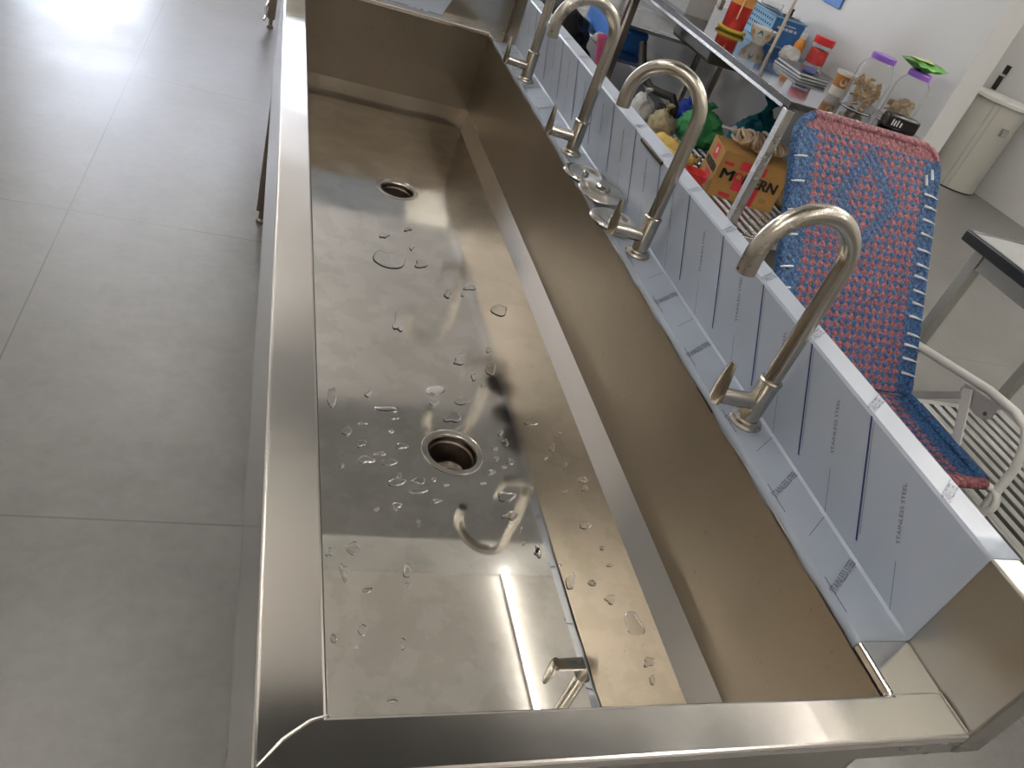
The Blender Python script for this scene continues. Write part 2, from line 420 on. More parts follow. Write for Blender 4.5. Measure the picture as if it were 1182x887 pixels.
# protective film: one folded sheet with a slightly ragged front edge
FY0, FY1, e = .063, 2.235, .0007
m = MB(); n = 60
prof = []
rows = []
for i in range(n+1):
    t = i/n; y = FY0+(FY1-FY0)*t
    j = .0016*math.sin(i*1.7)+.0012*math.sin(i*4.1)
    rows.append([(W-.0012,y,-.0115+j*1.5), (W-.0010,y,-.004), (W+.0014,y,e), (W+.006,y,e), (c-.004,y,e), (c-e,y,.004), (c-e,y,bh-.003), (c+.002,y,bh+e), (XR-.001,y,bh+e), (XR+e,y,bh-.004), (XR+e,y,bh-.03)])
k = len(rows[0])
m.add([p for r in rows for p in r], [(i*k+q, i*k+q+1, (i+1)*k+q+1, (i+1)*k+q) for i in range(n) for q in range(k-1)])
film = m.build('protective_film', M['film'], sink, smooth=.5, recalc=False)
so = film.modifiers.new('solid', 'SOLIDIFY'); so.thickness = .0003; so.offset = 0
# printed lines and lettering on the film; s runs across the folded sheet (0 = crease)
TD = text_data('STAINLESS STEEL')
pr = MB()
def spt(s, y, h=.0012):
    if s <= 0: return Vector((c+s, y, h))
    if s <= bh: return Vector((c-h, y, s))
    return Vector((c+(s-bh), y, bh+h))
def sline(s0, s1, y0, wd, mi):
    cuts = [s0]+[q for q in (0, bh) if s0 < q < s1]+[s1]
    for a, b in zip(cuts, cuts[1:]):
        e2 = 1e-5; a2, b2 = a+e2, b-e2
        pts = [spt(a2, y0+.75*a2-wd), spt(b2, y0+.75*b2-wd), spt(b2, y0+.75*b2+wd), spt(a2, y0+.75*a2+wd)]
        if all(FY0 < p.y < FY1 for p in pts): pr.add(pts, [(0,3,2,1)], mi)
for kk in range(-1, 16):
    ya = .0265+.152*kk; yb = .100+.152*kk
    sline(.020, bh-.002, ya, .0019, 0)
    sline(.030, bh-.006, ya-.0055, .0004, 1)
    sline(-.050, 0, yb, .0005, 1); sline(0, .050, yb, .0005, 1)
    d, u = Vector((0,.6,.8)), Vector((0,.8,-.6))
    y = yb+.75*.068
    if FY0+.01 < y < FY1-.06: put_text(pr, TD, (c-.0012,y-.003,.068), d, u, .072, .0055, 1)
    d, u = Vector((.8,.6,0)), Vector((-.6,.8,0))
    y = ya-.75*.066
    if FY0 < y+.001 < FY1-.06: put_text(pr, TD, (c-.066,y-.004,.0016), d, u, .082, .009, 1)
    y = ya+.75*bh
    if FY0 < y < FY1-.06: put_text(pr, TD, (c+.004,y+.002,bh+.0016), d, u, .043, .011, 1)
    for yy in (ya-.03, yb+.0): pass
    sline(bh+.002, bh+.038, yb-.06, .0004, 1)
# stretches of an edge line along the ledge front
for kk in range(0, 14):
    y = .10+.152*kk
    pr.add([(W+.0055,y,.0014),(W+.0068,y,.0014),(W+.0068,y+.05,.0014),(W+.0055,y+.05,.0014)], [(0,1,2,3)], 1)
build_split(pr, ('navy_stripes', 'film_lettering'), (M['film_ink'], M['film_text']), film)
m = MB(); m.bar((c-.0035,1.035,bh-.005), (c-.0035,1.155,bh-.005), .006, .009); m.build('edge_clip', M['cup_steel'], sink, .002)
# legs with adjustable feet
for x, y in ((-.035,2.165), (-.035,.12), (.62,2.165), (.62,.02)):
    m = MB(); m.box((x-.02,y-.02,FZ+.05), (x+.02,y+.02,-.292 if x < 0 else -.037)); lg = m.build('leg', M['rust_leg'], sink, .002)
    m = MB(); m.lathe([(0,0),(.017,0),(.017,.012),(.011,.018),(.011,.05),(0,.05)], (x,y,FZ), 16); m.build('foot', M['rust_leg'], lg)

# ------------------------------------------------------------------ second steel bench beyond the sink
bench = thing('steel_bench', (.3,3.5,FZ), 'steel bench on tube legs standing beyond the far end of the sink', 'bench')
m = MB(); m.box((-.07,2.45,-.04), (.66,4.42,0)); m.build('top', M['shelf_steel'], bench, .003)
for x, y in ((-.06,4.36), (.62,4.36), (-.02,2.5), (.62,2.5)):
    m = MB(); m.box((x-.02,y-.02,FZ+.05), (x+.02,y+.02,-.04)); lg = m.build('leg', M['rust_leg'], bench, .002)
    m = MB(); m.lathe([(0,0),(.017,0),(.017,.012),(.011,.018),(.011,.05),(0,.05)], (x,y,FZ), 16); m.build('foot', M['rust_leg'], lg)
m = MB(); m.tube([(-.082,4.30,-.60), (-.095,4.28,-.63), (-.085,4.27,-.66), (-.098,4.25,-.685)], .008, 8); m.build('leg_latch', M['chrome'], bench)

# ------------------------------------------------------------------ faucets
def make_faucet(x, y, rz, label):
    t = thing('faucet', (x,y,.0007), label, 'faucet', 'gooseneck taps along the sink ledge')
    b = Vector((x,y,.0007))
    m = MB(); m.lathe([(0,0),(.0245,0),(.0255,.003),(.0235,.007),(.019,.009),(.0175,.012),(0,.012)], b, 36); m.build('base_flange', M['faucet'], t)
    m = MB(); m.lathe([(0,.011),(.0158,.011),(.0160,.076),(.0172,.078),(.0172,.081),(.0150,.083),(0,.083)], b, 32); m.build('valve_body', M['faucet'], t)
    m = MB(); m.tube([b+Vector((-.012,0,.040)), b+Vector((-.070,0,.044))], [.0125,.0118], 20); br = m.build('handle_stem', M['faucet'], t)
    m = MB()
    sec = [(.033,.0100,.0070),(.040,.0135,.0080),(.056,.0140,.0062),(.076,.0118,.0048),(.094,.0088,.0038),(.1015,.0050,.0028)]
    vs = []
    for z, a, h in sec:
        xx = -.072 - .05*(z-.044)
        vs += [b+Vector((xx+h*math.cos(2*PI*q/12), a*math.sin(2*PI*q/12), z)) for q in range(12)]
    fs = [(i*12+q, i*12+(q+1) % 12, (i+1)*12+(q+1) % 12, (i+1)*12+q) for i in range(len(sec)-1) for q in range(12)]
    fs += [tuple(reversed(range(12))), tuple(range((len(sec)-1)*12, len(sec)*12))]
    m.add(vs, fs); m.build('lever', M['faucet'], br, smooth=.8)
    sp = MB()
    pts = [(0,0,.078), (0,0,.14), (0,0,.20), (0,0,.262)] + [tuple(p) for p in arc((-.0685,0,.262), .0685, 0, PI*1.02, 28)][1:]
    last = Vector(pts[-1]); pts.append(tuple(last+Vector((.001,0,-.020))))
    Mr = Matrix.Rotation(rz, 3, 'Z')
    pts = [Mr @ Vector(q) + b for q in pts]
    sp.tube(pts, .0128, 20, False)
    so = sp.build('spout', M['faucet'], t)
    m = MB(); dd = (pts[-1]-pts[-2]).normalized(); m.tube([pts[-1]-dd*.006, pts[-1]+dd*.0005], [.0118,.0118], 20); m.build('aerator', M['dark'], so)
    return t
make_faucet(.618,.430,.02,'brushed gooseneck tap nearest the camera, in front of the woven chair')
make_faucet(.615,.913,-.70,'brushed gooseneck tap beside the three round plugs, second from the near end')
make_faucet(.607,1.377,.02,'brushed gooseneck tap just beyond the round plugs, second from the far end')
make_faucet(.608,1.876,.02,'brushed gooseneck tap at the far corner of the sink')

# ------------------------------------------------------------------ round plugs on the ledge
def make_plug(cx, cy, cz, tx, ty, kind, label):
    t = thing('drain_plug', (cx,cy,cz), label, 'plug', 'round steel plugs on the sink ledge')
    Mr = Matrix.Rotation(tx, 3, 'X') @ Matrix.Rotation(ty, 3, 'Y')
    m = MB()
    if kind == 'ring':
        m.lathe([(0,.0025),(.022,.0025),(.028,.0035),(.034,.007),(.042,.0085),(.049,.0065),(.0515,.003),(.050,.001),(0,.0005)], (cx,cy,cz), 48, Mr)
    else:
        m.lathe([(0,.010),(.016,.010),(.030,.0085),(.042,.006),(.050,.003),(.0515,.001),(.049,0),(0,0)], (cx,cy,cz), 48, Mr)
    m.build('disc', M['chrome'], t, smooth=.5)
    m = MB()
    if kind == 'ring': m.lathe([(.008,.002),(.008,.010),(.006,.012),(0,.012)], (cx,cy,cz), 24, Mr)
    else: m.lathe([(.017,.009),(.016,.015),(.012,.018),(0,.0185)], (cx,cy,cz), 24, Mr)
    m.build('knob', M['chrome'], t)
    m = MB(); m.lathe([(0,-.007),(.040,-.007),(.044,-.004),(.045,-.0005),(0,-.0005)], (cx,cy,cz), 40, Mr); m.build('rubber_seal', M['dark'], t)
make_plug(.598,1.236,.009,.0,.0,'ring','round steel plug with raised ring, farthest of the three on the ledge')
make_plug(.600,1.130,.022,.10,-.05,'dome','round steel plug with a domed knob, middle one resting on its neighbour')
make_plug(.596,1.022,.009,.0,.0,'ring','round steel plug partly behind a tap lever, nearest of the three')

# ------------------------------------------------------------------ water in the basin
DROPS = [(0.078, 0.745, 0.0305, 0.0129, 1.5), (0.143, 0.765, 0.0111, 0.0085, 1.09), (0.171, 0.727, 0.023, 0.0066, -2.97), (0.185, 0.706, 0.0094, 0.0063, -2.78), (0.128, 0.684, 0.0088, 0.0047, -2.92), (0.1, 0.661, 0.0136, 0.0114, -2.38), (0.123, 0.634, 0.0123, 0.0082, 1.35), (0.177, 0.671, 0.0067, 0.0052, 1.08), (0.191, 0.636, 0.0137, 0.0102, -2.71), (0.265, 0.759, 0.0124, 0.0093, -2.38), (0.32, 0.773, 0.0226, 0.0137, -2.77), (0.295, 0.724, 0.0246, 0.0182, -2.43), (0.335, 0.898, 0.0195, 0.0136, -2.3), (0.358, 0.851, 0.0167, 0.0075, 1.3), (0.344, 0.921, 0.0079, 0.0054, -2.43), (0.401, 0.882, 0.0306, 0.0129, 1.29), (0.408, 0.951, 0.0163, 0.0067, 1.29), (0.373, 0.83, 0.0084, 0.0049, 1.17), (0.452, 0.732, 0.0198, 0.0116, -2.76), (0.381, 0.691, 0.0095, 0.0066, 0.95), (0.385, 0.666, 0.0143, 0.009, 1.1), (0.362, 0.647, 0.008, 0.0057, -2.54), (0.385, 0.619, 0.012, 0.0085, -2.58), (0.344, 0.589, 0.0099, 0.007, -2.68), (0.36, 0.624, 0.0079, 0.0056, -2.57), (0.37, 0.604, 0.0055, 0.004, -2.41), (0.088, 0.578, 0.0058, 0.0048, 1.15), (0.127, 0.596, 0.0167, 0.0112, -2.88), (0.151, 0.613, 0.0128, 0.0058, -2.98), (0.166, 0.595, 0.0172, 0.0113, -2.88), (0.18, 0.565, 0.0087, 0.006, 1.28), (0.174, 0.55, 0.0188, 0.0108, -2.95), (0.212, 0.557, 0.0151, 0.0096, -2.9), (0.209, 0.534, 0.0168, 0.0081, -2.99), (0.137, 0.489, 0.0053, 0.0046, 0.94), (0.169, 0.499, 0.012, 0.0087, 1.27), (0.236, 0.515, 0.0106, 0.0053, -2.99), (0.258, 0.551, 0.0066, 0.0028, -3.0), (0.238, 0.562, 0.0056, 0.0041, -2.76), (0.323, 0.561, 0.0069, 0.0034, -2.96), (0.41, 0.557, 0.0066, 0.0046, 0.93), (0.359, 0.533, 0.0219, 0.0157, -2.66), (0.359, 0.492, 0.0186, 0.0127, -2.78), (0.517, 0.588, 0.0158, 0.0075, -2.92), (0.515, 0.566, 0.011, 0.0069, -2.72), (0.473, 0.554, 0.0072, 0.005, -2.43), (0.491, 0.62, 0.0106, 0.0058, 1.11), (0.478, 0.664, 0.0145, 0.0071, 1.18), (0.458, 0.635, 0.0054, 0.0034, 1.03), (0.506, 0.708, 0.0046, 0.003, -2.53), (0.489, 0.479, 0.0154, 0.0101, -2.73), (0.506, 0.432, 0.0066, 0.0046, -2.56), (0.389, 0.426, 0.0106, 0.0061, 1.17), (0.368, 0.435, 0.0055, 0.0039, 0.98), (0.37, 0.464, 0.0055, 0.0031, 1.2), (0.201, 0.466, 0.0102, 0.0039, 1.42), (0.097, 0.413, 0.0148, 0.0132, -2.6), (0.063, 0.404, 0.0089, 0.0069, 1.42), (0.302, 1.262, 0.0296, 0.0188, -2.39), (0.287, 1.423, 0.0165, 0.0102, -2.29), (0.349, 1.147, 0.0226, 0.0124, 1.21), (0.41, 1.19, 0.0224, 0.0137, -2.47), (0.385, 1.154, 0.0114, 0.0056, 1.24), (0.465, 1.112, 0.0372, 0.0231, -2.24), (0.221, 1.009, 0.0417, 0.0155, 1.42), (0.223, 1.369, 0.0212, 0.0134, 1.05), (0.287, 1.337, 0.0251, 0.0075, 1.41), (0.113, 0.34, 0.0075, 0.0059, -2.97), (0.173, 0.375, 0.0161, 0.0092, 1.4), (0.17, 0.35, 0.0068, 0.0059, -2.58), (0.082, 0.369, 0.0185, 0.0074, 1.51), (0.102, 0.277, 0.0109, 0.0082, 1.42), (0.091, 0.251, 0.0046, 0.0026, -3.13), (0.155, 0.256, 0.0108, 0.0048, 1.44), (0.064, 0.264, 0.0079, 0.0057, 1.5), (0.133, 0.176, 0.0078, 0.0035, 3.12), (0.429, 0.364, 0.0215, 0.0101, 1.2), (0.419, 0.394, 0.0048, 0.0027, -2.95), (0.465, 0.361, 0.01, 0.0064, -2.83), (0.487, 0.332, 0.0135, 0.0091, -2.74), (0.515, 0.224, 0.0132, 0.0091, -2.68), (0.509, 0.196, 0.0095, 0.0063, 0.83), (0.509, 0.397, 0.0084, 0.0035, -3.02), (0.388, 0.417, 0.0118, 0.0084, 0.95)]
def puddle(outline, h, name='water_drop'):
    """outline: list of (x,y); a low dome with a rounded edge"""
    n = len(outline); cx = sum(p[0] for p in outline)/n; cy = sum(p[1] for p in outline)/n
    m = MB(); vs = []; zb = -D+.0002
    for k, z in ((1.0,0), (.98,.55*h), (.92,.92*h), (.84,h), (.4,h)):
        vs += [(cx+(x-cx)*k, cy+(y-cy)*k, zb+z) for x, y in outline]
    vs.append((cx,cy,zb+h))
    fs = [tuple(reversed(range(n)))]
    for i in range(4): fs += [(i*n+q, i*n+(q+1) % n, (i+1)*n+(q+1) % n, (i+1)*n+q) for q in range(n)]
    fs += [(4*n+q, 4*n+(q+1) % n, 5*n) for q in range(n)]
    m.add(vs, fs); return m.build(name, M['water'], smooth=1.2, recalc=False)
def smooth_loop(pts, it=2):
    for _ in range(it):
        q = []
        for i in range(len(pts)):
            a, b = pts[i], pts[(i+1) % len(pts)]
            q += [(a[0]*.75+b[0]*.25, a[1]*.75+b[1]*.25), (a[0]*.25+b[0]*.75, a[1]*.25+b[1]*.75)]
        pts = q
    return pts
def ribbon(center, wd):
    """closed outline around a polyline"""
    L_, R_ = [], []
    for i, p in enumerate(center):
        a = center[max(0,i-1)]; b = center[min(len(center)-1,i+1)]
        dx, dy = b[0]-a[0], b[1]-a[1]; l = math.hypot(dx,dy) or 1
        L_.append((p[0]-dy/l*wd, p[1]+dx/l*wd)); R_.append((p[0]+dy/l*wd, p[1]-dx/l*wd))
    return L_ + R_[::-1]
rnd = random.Random(3)
for i, (x, y, a, b, th) in enumerate(DROPS):
    n = 22; ph = [rnd.uniform(0, 6.28) for _ in range(4)]; am = [.30*rnd.random(), .26*rnd.random(), .16*rnd.random(), .1*rnd.random()]
    o = []
    for k in range(n):
        t = 2*PI*k/n; r = 1+sum(am[j]*math.sin((j+2)*t+ph[j]) for j in range(4))
        u, v = a*r*math.cos(t)*.8, b*r*math.sin(t)*.7
        o.append((x+u*math.cos(th)-v*math.sin(th), y+u*math.sin(th)+v*math.cos(th)))
    tag(puddle(smooth_loop(o, 1), .0011+.0006*min(1, b/.01)), 'small clear water drop lying on the wet basin floor', 'water drop', 'water drops on the basin floor')
tag(puddle(smooth_loop([(.186,1.236),(.215,1.213),(.254,1.225),(.264,1.266),(.270,1.30),(.25,1.315),(.235,1.29),(.222,1.285),(.205,1.298),(.187,1.265)]), .0014, 'water_puddle'), 'largest hooked water puddle, near the far drain', 'water puddle')
tag(puddle(smooth_loop([(.252,.793),(.266,.808),(.289,.813),(.295,.805),(.286,.789),(.265,.778),(.253,.782)]), .0016, 'water_puddle'), 'neat oval water puddle just beyond the near drain', 'water puddle')
tag(puddle(smooth_loop([(.151,.731),(.192,.737),(.195,.729),(.191,.723),(.153,.718),(.15,.724)],1), .0015, 'water_puddle'), 'long straight capsule-shaped water puddle left of the oval one', 'water puddle')
tag(puddle(smooth_loop([(.504,.309),(.523,.311),(.523,.30),(.531,.273),(.511,.268),(.497,.272),(.499,.287)]), .0014, 'water_puddle'), 'squarish water puddle near the right base of the basin, close to the near end', 'water puddle')

# ------------------------------------------------------------------ woven lounge chair
def weave_mat(name, dirv, mode):
    m, nt, b = newmat(name)
    v = coords(nt); sep = N(nt, 'ShaderNodeSeparateXYZ'); nt.links.new(v, sep.inputs[0])
    u = sep.outputs[0]
    vv = math_(nt, 'SUBTRACT', math_(nt, 'ADD', math_(nt, 'MULTIPLY', sep.outputs[1], dirv[1]), math_(nt, 'MULTIPLY', sep.outputs[2], dirv[2])), .263*(dirv[2] > 0))
    wob = math_(nt, 'MULTIPLY', math_(nt, 'SUBTRACT', noise_tex(nt, v, 25, 2), .5), .008)
    p = .027
    s = math_(nt, 'DIVIDE', math_(nt, 'ADD', math_(nt, 'ADD', u, vv), wob), p)
    t = math_(nt, 'DIVIDE', math_(nt, 'ADD', math_(nt, 'SUBTRACT', u, vv), wob), p)
    s = math_(nt, 'ADD', s, 100); t = math_(nt, 'ADD', t, 100)
    fs = math_(nt, 'SUBTRACT', math_(nt, 'FRACT', s), .5); ft = math_(nt, 'SUBTRACT', math_(nt, 'FRACT', t), .5)
    r = math_(nt, 'SQRT', math_(nt, 'ADD', math_(nt, 'MULTIPLY', fs, fs), math_(nt, 'MULTIPLY', ft, ft)))
    par = math_(nt, 'MODULO', math_(nt, 'ADD', math_(nt, 'FLOOR', s), math_(nt, 'FLOOR', t)), 2)
    blue = ramp(nt, noise_tex(nt, v, 130, 3, .7), [(.36, (.003,.012,.04)), (.5, (.007,.052,.17)), (.66, (.04,.155,.31))])
    pink = ramp(nt, noise_tex(nt, v, 120, 3, .7), [(.36, (.07,.016,.028)), (.52, (.225,.064,.082)), (.68, (.33,.14,.145))])
    gap = (.012,.05,.11,1)
    def mix(f, a, c):
        n = N(nt, 'ShaderNodeMixRGB')
        for i, q in ((0, f), (1, a), (2, c)):
            if hasattr(q, 'links'): nt.links.new(q, n.inputs[i])
            else: n.inputs[i].default_value = q
        return n.outputs[0]
    ring = math_(nt, 'LESS_THAN', r, .15)                     # dark centre of each blue knot
    col = mix(par, mix(ring, mix(math_(nt, 'GREATER_THAN', r, .51), blue, pink), gap), pink)
    col = mix(math_(nt, 'GREATER_THAN', r, .60), col, gap)
    if mode == 'pink': col = pink
    elif mode == 'blue': col = blue
    else:
        au = math_(nt, 'ABSOLUTE', u)
        if mode == 'back':
            dm = math_(nt, 'ADD', math_(nt, 'DIVIDE', au, .125), math_(nt, 'DIVIDE', math_(nt, 'ABSOLUTE', math_(nt, 'SUBTRACT', vv, .545)), .155))
            band = math_(nt, 'MULTIPLY', math_(nt, 'GREATER_THAN', dm, .62), math_(nt, 'LESS_THAN', dm, 1.0))
            col = mix(math_(nt, 'MULTIPLY', band, .9), col, blue)
        edge = math_(nt, 'GREATER_THAN', math_(nt, 'ADD', au, wob), .208)
        col = mix(edge, col, blue)
        if mode == 'back': col = mix(math_(nt, 'GREATER_THAN', math_(nt, 'ADD', vv, wob), .705), col, pink)
    nt.links.new(col, b.inputs['Base Color']); inp(b, Roughness=.55)
    h = math_(nt, 'ADD', math_(nt, 'SUBTRACT', .5, r), math_(nt, 'MULTIPLY', noise_tex(nt, v, 140, 3), .8))
    bump(nt, b, h, .8, .006)
    return m
BD = (0, .596, .803)
M['weave_back'] = weave_mat('woven_cord_back', BD, 'back'); M['weave_seat'] = weave_mat('woven_cord_seat', (0,1,0), 'seat')
M['cord_pink'] = weave_mat('pink_cord', BD, 'pink'); M['cord_blue'] = weave_mat('blue_cord', BD, 'blue')
M['white_cord'] = plain('white_cord', (.62,.63,.64), .5)
M['white_paint'] = plain('worn_white_paint', (.60,.60,.57), .35, 0, .1, 8)
M['grey_paint'] = plain('grey_hinge_metal', (.42,.42,.40), .4, .3, .1, 8)
CX0, CX1 = 1.32, 1.845; CM = (CX0+CX1)/2
chair = thing('lounge_chair', (CM, 1.185, FZ), 'folding lounge chair with blue and pink woven cord back, white tube arms', 'chair')
HB = Vector((CM, 1.185, -.42)); bd = Vector(BD).normalized(); bnrm = Vector((0,-bd.z,bd.y)); BL = .747; HW = (CX1-CX0)/2
def bp(u, v, h=0): return HB + Vector((u,0,0)) + bd*v + bnrm*h
# chair empty sits on the floor; weave v is measured from the empty, so shift to hinge is constant (z 0.328 * .803)
def rrect(hw, v0, v1, r, n=8):
    o = [(-hw, v0), (hw, v0)]
    o += [(hw-r+r*math.cos(a*PI/2/n), v1-r+r*math.sin(a*PI/2/n)) for a in range(n+1)]
    o += [(-hw+r-r*math.sin(a*PI/2/n), v1-r+r*math.cos(a*PI/2/n)) for a in range(n+1)]
    return o
m = MB(); o = rrect(HW-.004, .0, BL-.004, .07)
m.prism([bp(u, v, .012) for u, v in o], -bnrm*.018); m.build('backrest_weave', M['weave_back'], chair, .004)
o = rrect(HW, -.01, BL, .075)
side_r = [bp(HW, v) for v in (-.01,.15,.3,.45,.6,BL-.075)]; side_l = [bp(-HW, v) for v in (-.01,.15,.3,.45,.6,BL-.075)]
m = MB(); m.tube(side_r+[bp(HW-.075+.075*math.cos(a), BL-.075+.075*math.sin(a)) for a in (.3,.6)], .015, 12); m.build('side_cord_wrap', M['cord_blue'], chair)
m = MB(); m.tube(side_l+[bp(-HW+.075-.075*math.cos(a), BL-.075+.075*math.sin(a)) for a in (.3,.6,.9,1.2)], .015, 12); m.build('side_cord_wrap', M['cord_blue'], chair)
m = MB(); m.tube([bp(HW-.075+.075*math.cos(a), BL-.075+.075*math.sin(a)) for a in (.55,.8,1.05,1.3)]+[bp(u, BL) for u in (.18,.1,0,-.1,-.19)]+[bp(-HW+.075-.075*math.cos(a), BL-.075+.075*math.sin(a)) for a in (1.4,1.2)], .0165, 12)
m.build('top_cord_wrap', M['cord_pink'], chair)
rs = random.Random(5)
def stitch(pts, r):
    m = MB(); m.tube(pts, r, 6); m.build('stitch', M['white_cord'], chair)
for k in range(14):
    v = .06+.042*k+rs.uniform(-.006,.006)
    stitch([bp(HW-.04-rs.uniform(0,.01), v+.004, .012), bp(HW-.015, v, .016), bp(HW+.008, v-.003, .012)], [.0042,.0034,.0022])
for v in (.25,.31,.40,.47,.55,.62): stitch([bp(-HW+.035, v+.004, .012), bp(-HW+.012, v, .016), bp(-HW-.008, v-.003, .012)], [.003,.003,.002])
for v in (.66,.68): stitch([bp(HW-.05+(v-.66), v, .012), bp(HW-.045+(v-.66), v-.03, .014)], .0045)
# seat
SZ = -.42; FY = .815
m = MB(); n = 10
rows = []
for i in range(n+1):
    y = HB.y-.005+(FY-HB.y+.005)*i/n
    rows.append([(CM-HW+.004+(2*HW-.008)*q/8, y, SZ-.025*math.sin(PI*q/8)*math.sin(PI*i/n)) for q in range(9)])
top = [p for r in rows for p in r]; bot = [(x,y,z-.018) for x,y,z in top]; kk = len(top)
fs = [(i*9+q, i*9+q+1, (i+1)*9+q+1, (i+1)*9+q) for i in range(n) for q in range(8)]
fs2 = [tuple(kk+a for a in reversed(f)) for f in fs]
rim_ = list(range(9))+[i*9+8 for i in range(1,n+1)]+[n*9+q for q in range(7,-1,-1)]+[i*9 for i in range(n-1,0,-1)]
fs3 = [(rim_[i], rim_[(i+1) % len(rim_)], kk+rim_[(i+1) % len(rim_)], kk+rim_[i]) for i in range(len(rim_))]
m.add(top+bot, fs+fs2+fs3); m.build('seat_weave', M['weave_seat'], chair)
m = MB(); m.tube([(CM+HW,HB.y,SZ), (CM+HW,1.0,SZ), (CM+HW,FY+.01,SZ)], .015, 12); m.build('seat_side_wrap', M['cord_blue'], chair); m = MB(); m.tube([(CM-HW,HB.y,SZ), (CM-HW,1.0,SZ), (CM-HW,FY+.01,SZ)], .015, 12); m.build('seat_side_wrap', M['cord_blue'], chair)
m = MB(); m.tube([(CM-HW,FY,SZ), (CM,FY,SZ), (CM+HW-.01,FY,SZ)], .017, 12); m.build('front_cord_wrap', M['cord_pink'], chair)
for sx in (-1, 1):
    m = MB(); x = CM+sx*HW
    m.tube([(x-sx*.01,FY,SZ), (x+sx*.012,FY-.010,SZ-.004)] + arc((x+sx*.016,FY-.012,SZ-.040), .036, PI/2, -PI/2, 10, (0,-1,0), (0,0,1)) + [(x+sx*.012,FY+.05,SZ-.078), (x+sx*.012,FY+.2,SZ-.085)], .0105, 12)
    m.build('front_tube', M['white_paint'], chair)
m = MB(); m.box((CM-HW+.01,FY+.01,SZ-.097), (CM+HW-.01,FY+.34,SZ-.082)); m.build('folded_leg_rest', M['weave_seat'], chair, .004)
for sx in (-1, 1):
    x = CM+sx*(HW+.020)
    m = MB(); m.tube([(x-sx*.012,1.315,-.31), (x,1.29,-.298), (x,1.15,-.271), (x,1.0,-.242), (x,.90,-.236), (x,.855,-.246), (x,.825,-.275), (x,.80,-.34), (x,.79,-.45), (x,.74,FZ+.013)], .0125, 12)
    a = m.build('arm_tube', M['white_paint'], chair)
    m = MB(); m.lathe([(0,0),(.017,0),(.017,.03),(.013,.034),(0,.034)], (x,.74,FZ), 14); m.build('rubber_foot', M['dark'], a)
    xb = CM+sx*(HW+.016)
    m = MB(); m.prism([(xb,1.068,-.272),(xb,.945,-.252),(xb,.940,-.292),(xb,.955,-.312),(xb,.985,-.318),(xb,1.06,-.312),(xb,1.072,-.295)], (sx*.004,0,0)); br = m.build('hinge_plate', M['grey_paint'], chair, .001)
    m = MB(); m.tube([(xb-sx*.002,.962,-.295), (xb+sx*.009,.962,-.295)], .006, 10); m.build('hinge_bolt', M['chrome'], br); m = MB(); m.tube([(xb-sx*.01,1.035,-.30), (xb+sx*.009,1.035,-.30)], .006, 10); m.build('hinge_bolt', M['chrome'], br)
    m = MB(); m.bar((xb-sx*.008,1.045,-.276), (xb-sx*.008,.958,-.424), .006, .030, (0,1,0)); m.build('arm_strut', M['white_paint'], chair, .001)
    m = MB(); m.bar((xb-sx*.012,1.195,-.425), (xb-sx*.012,1.045,-.300), .006, .022, (0,1,0)); m.build('link_bar', M['grey_paint'], chair, .001)
    m = MB(); m.tube([(xb,1.10,SZ), (xb,1.25,-.60), (xb,1.34,FZ+.012)], .0115, 12); a = m.build('rear_leg', M['white_paint'], chair)
    m = MB(); m.lathe([(0,0),(.016,0),(.016,.028),(0,.032)], (xb,1.34,FZ), 14); m.build('rubber_foot', M['dark'], a)

# ------------------------------------------------------------------ tables with slatted lower shelves
def slat_shelf(root, x0, x1, y0, y1, z, pitch, wd, mat, legs=.04):
    f = MB()
    for x in (x0+.012, x1-.012): f.box((x-.012,y0,z-.035), (x+.012,y1,z-.001))
    for y in (y0+.012, y1-.012): f.box((x0+.025,y-.012,z-.035), (x1-.025,y+.012,z-.001))
    f.build('shelf_frame', mat, root, .002)
    n = int((x1-x0-.06)/pitch)
    for i in range(n+1):
        x = x0+.03+(x1-x0-.06)*i/n
        s = MB(); s.box((x-wd/2,y0+.025,z-.016), (x+wd/2,y1-.025,z)); s.build('slat', mat, root, .002)
M['edge_dark'] = plain('scuffed_dark_edge', (.05,.048,.045), .3, 0, .5, 50)
M['olive'] = plain('dark_olive_pan', (.085,.08,.058), .35, 0, .15, 4)
TX, TXE, TY, TYE, TZ = 1.90, 2.605, 2.50, 4.50, .02
prep = thing('prep_table', ((TX+TXE)/2,(TY+TYE)/2,FZ), 'long mirror-topped steel table crowded with jars, standing against the white partition', 'table')
m = MB(); m.box((TX,TY,TZ-.004), (TXE,TYE,TZ)); m.build('table_top', M['table_top'], prep, .0015)
m = MB()
m.box((TX+.0015,TY+.0015,TZ-.028), (TX+.008,TYE-.002,TZ-.0045)); m.box((TX+.008,TY+.0015,TZ-.028), (TXE-.002,TY+.008,TZ-.0045))
m.build('edge_band', M['edge_dark'], prep)
for x, y, k in ((TX+.03,TY+.03,0), (TXE-.03,TY+.03,0), (TX+.03,TYE-.10,1), (TXE-.03,TYE-.20,1)):
    m = MB(); m.box((x-.02,y-.02,FZ), (x+.02,y+.02,TZ-.0355)); m.build('leg', M['rust_leg'] if k else M['shelf_steel'], prep, .003)
m = MB(); m.box((TX+.009,TY+.055,TZ-.046), (TX+.03,TYE-.13,TZ-.029)); m.build('under_rail', M['shelf_steel'], prep, .002)
slat_shelf(prep, TX+.011, TXE-.011, TY+.052, TYE-.22, -.60, .052, .022, M['shelf_steel'])
m = MB(); m.box((2.15,3.70,-.165), (2.55,4.24,TZ-.036)); m.build('under_bowl', M['olive'], prep, .02, seg=3)
m = MB(); m.tube([(2.326,3.463,TZ), (2.326,3.463,.80)], .0085, 12); m.build('upright_post', plain('beige_post', (.58,.52,.42), .4), prep)

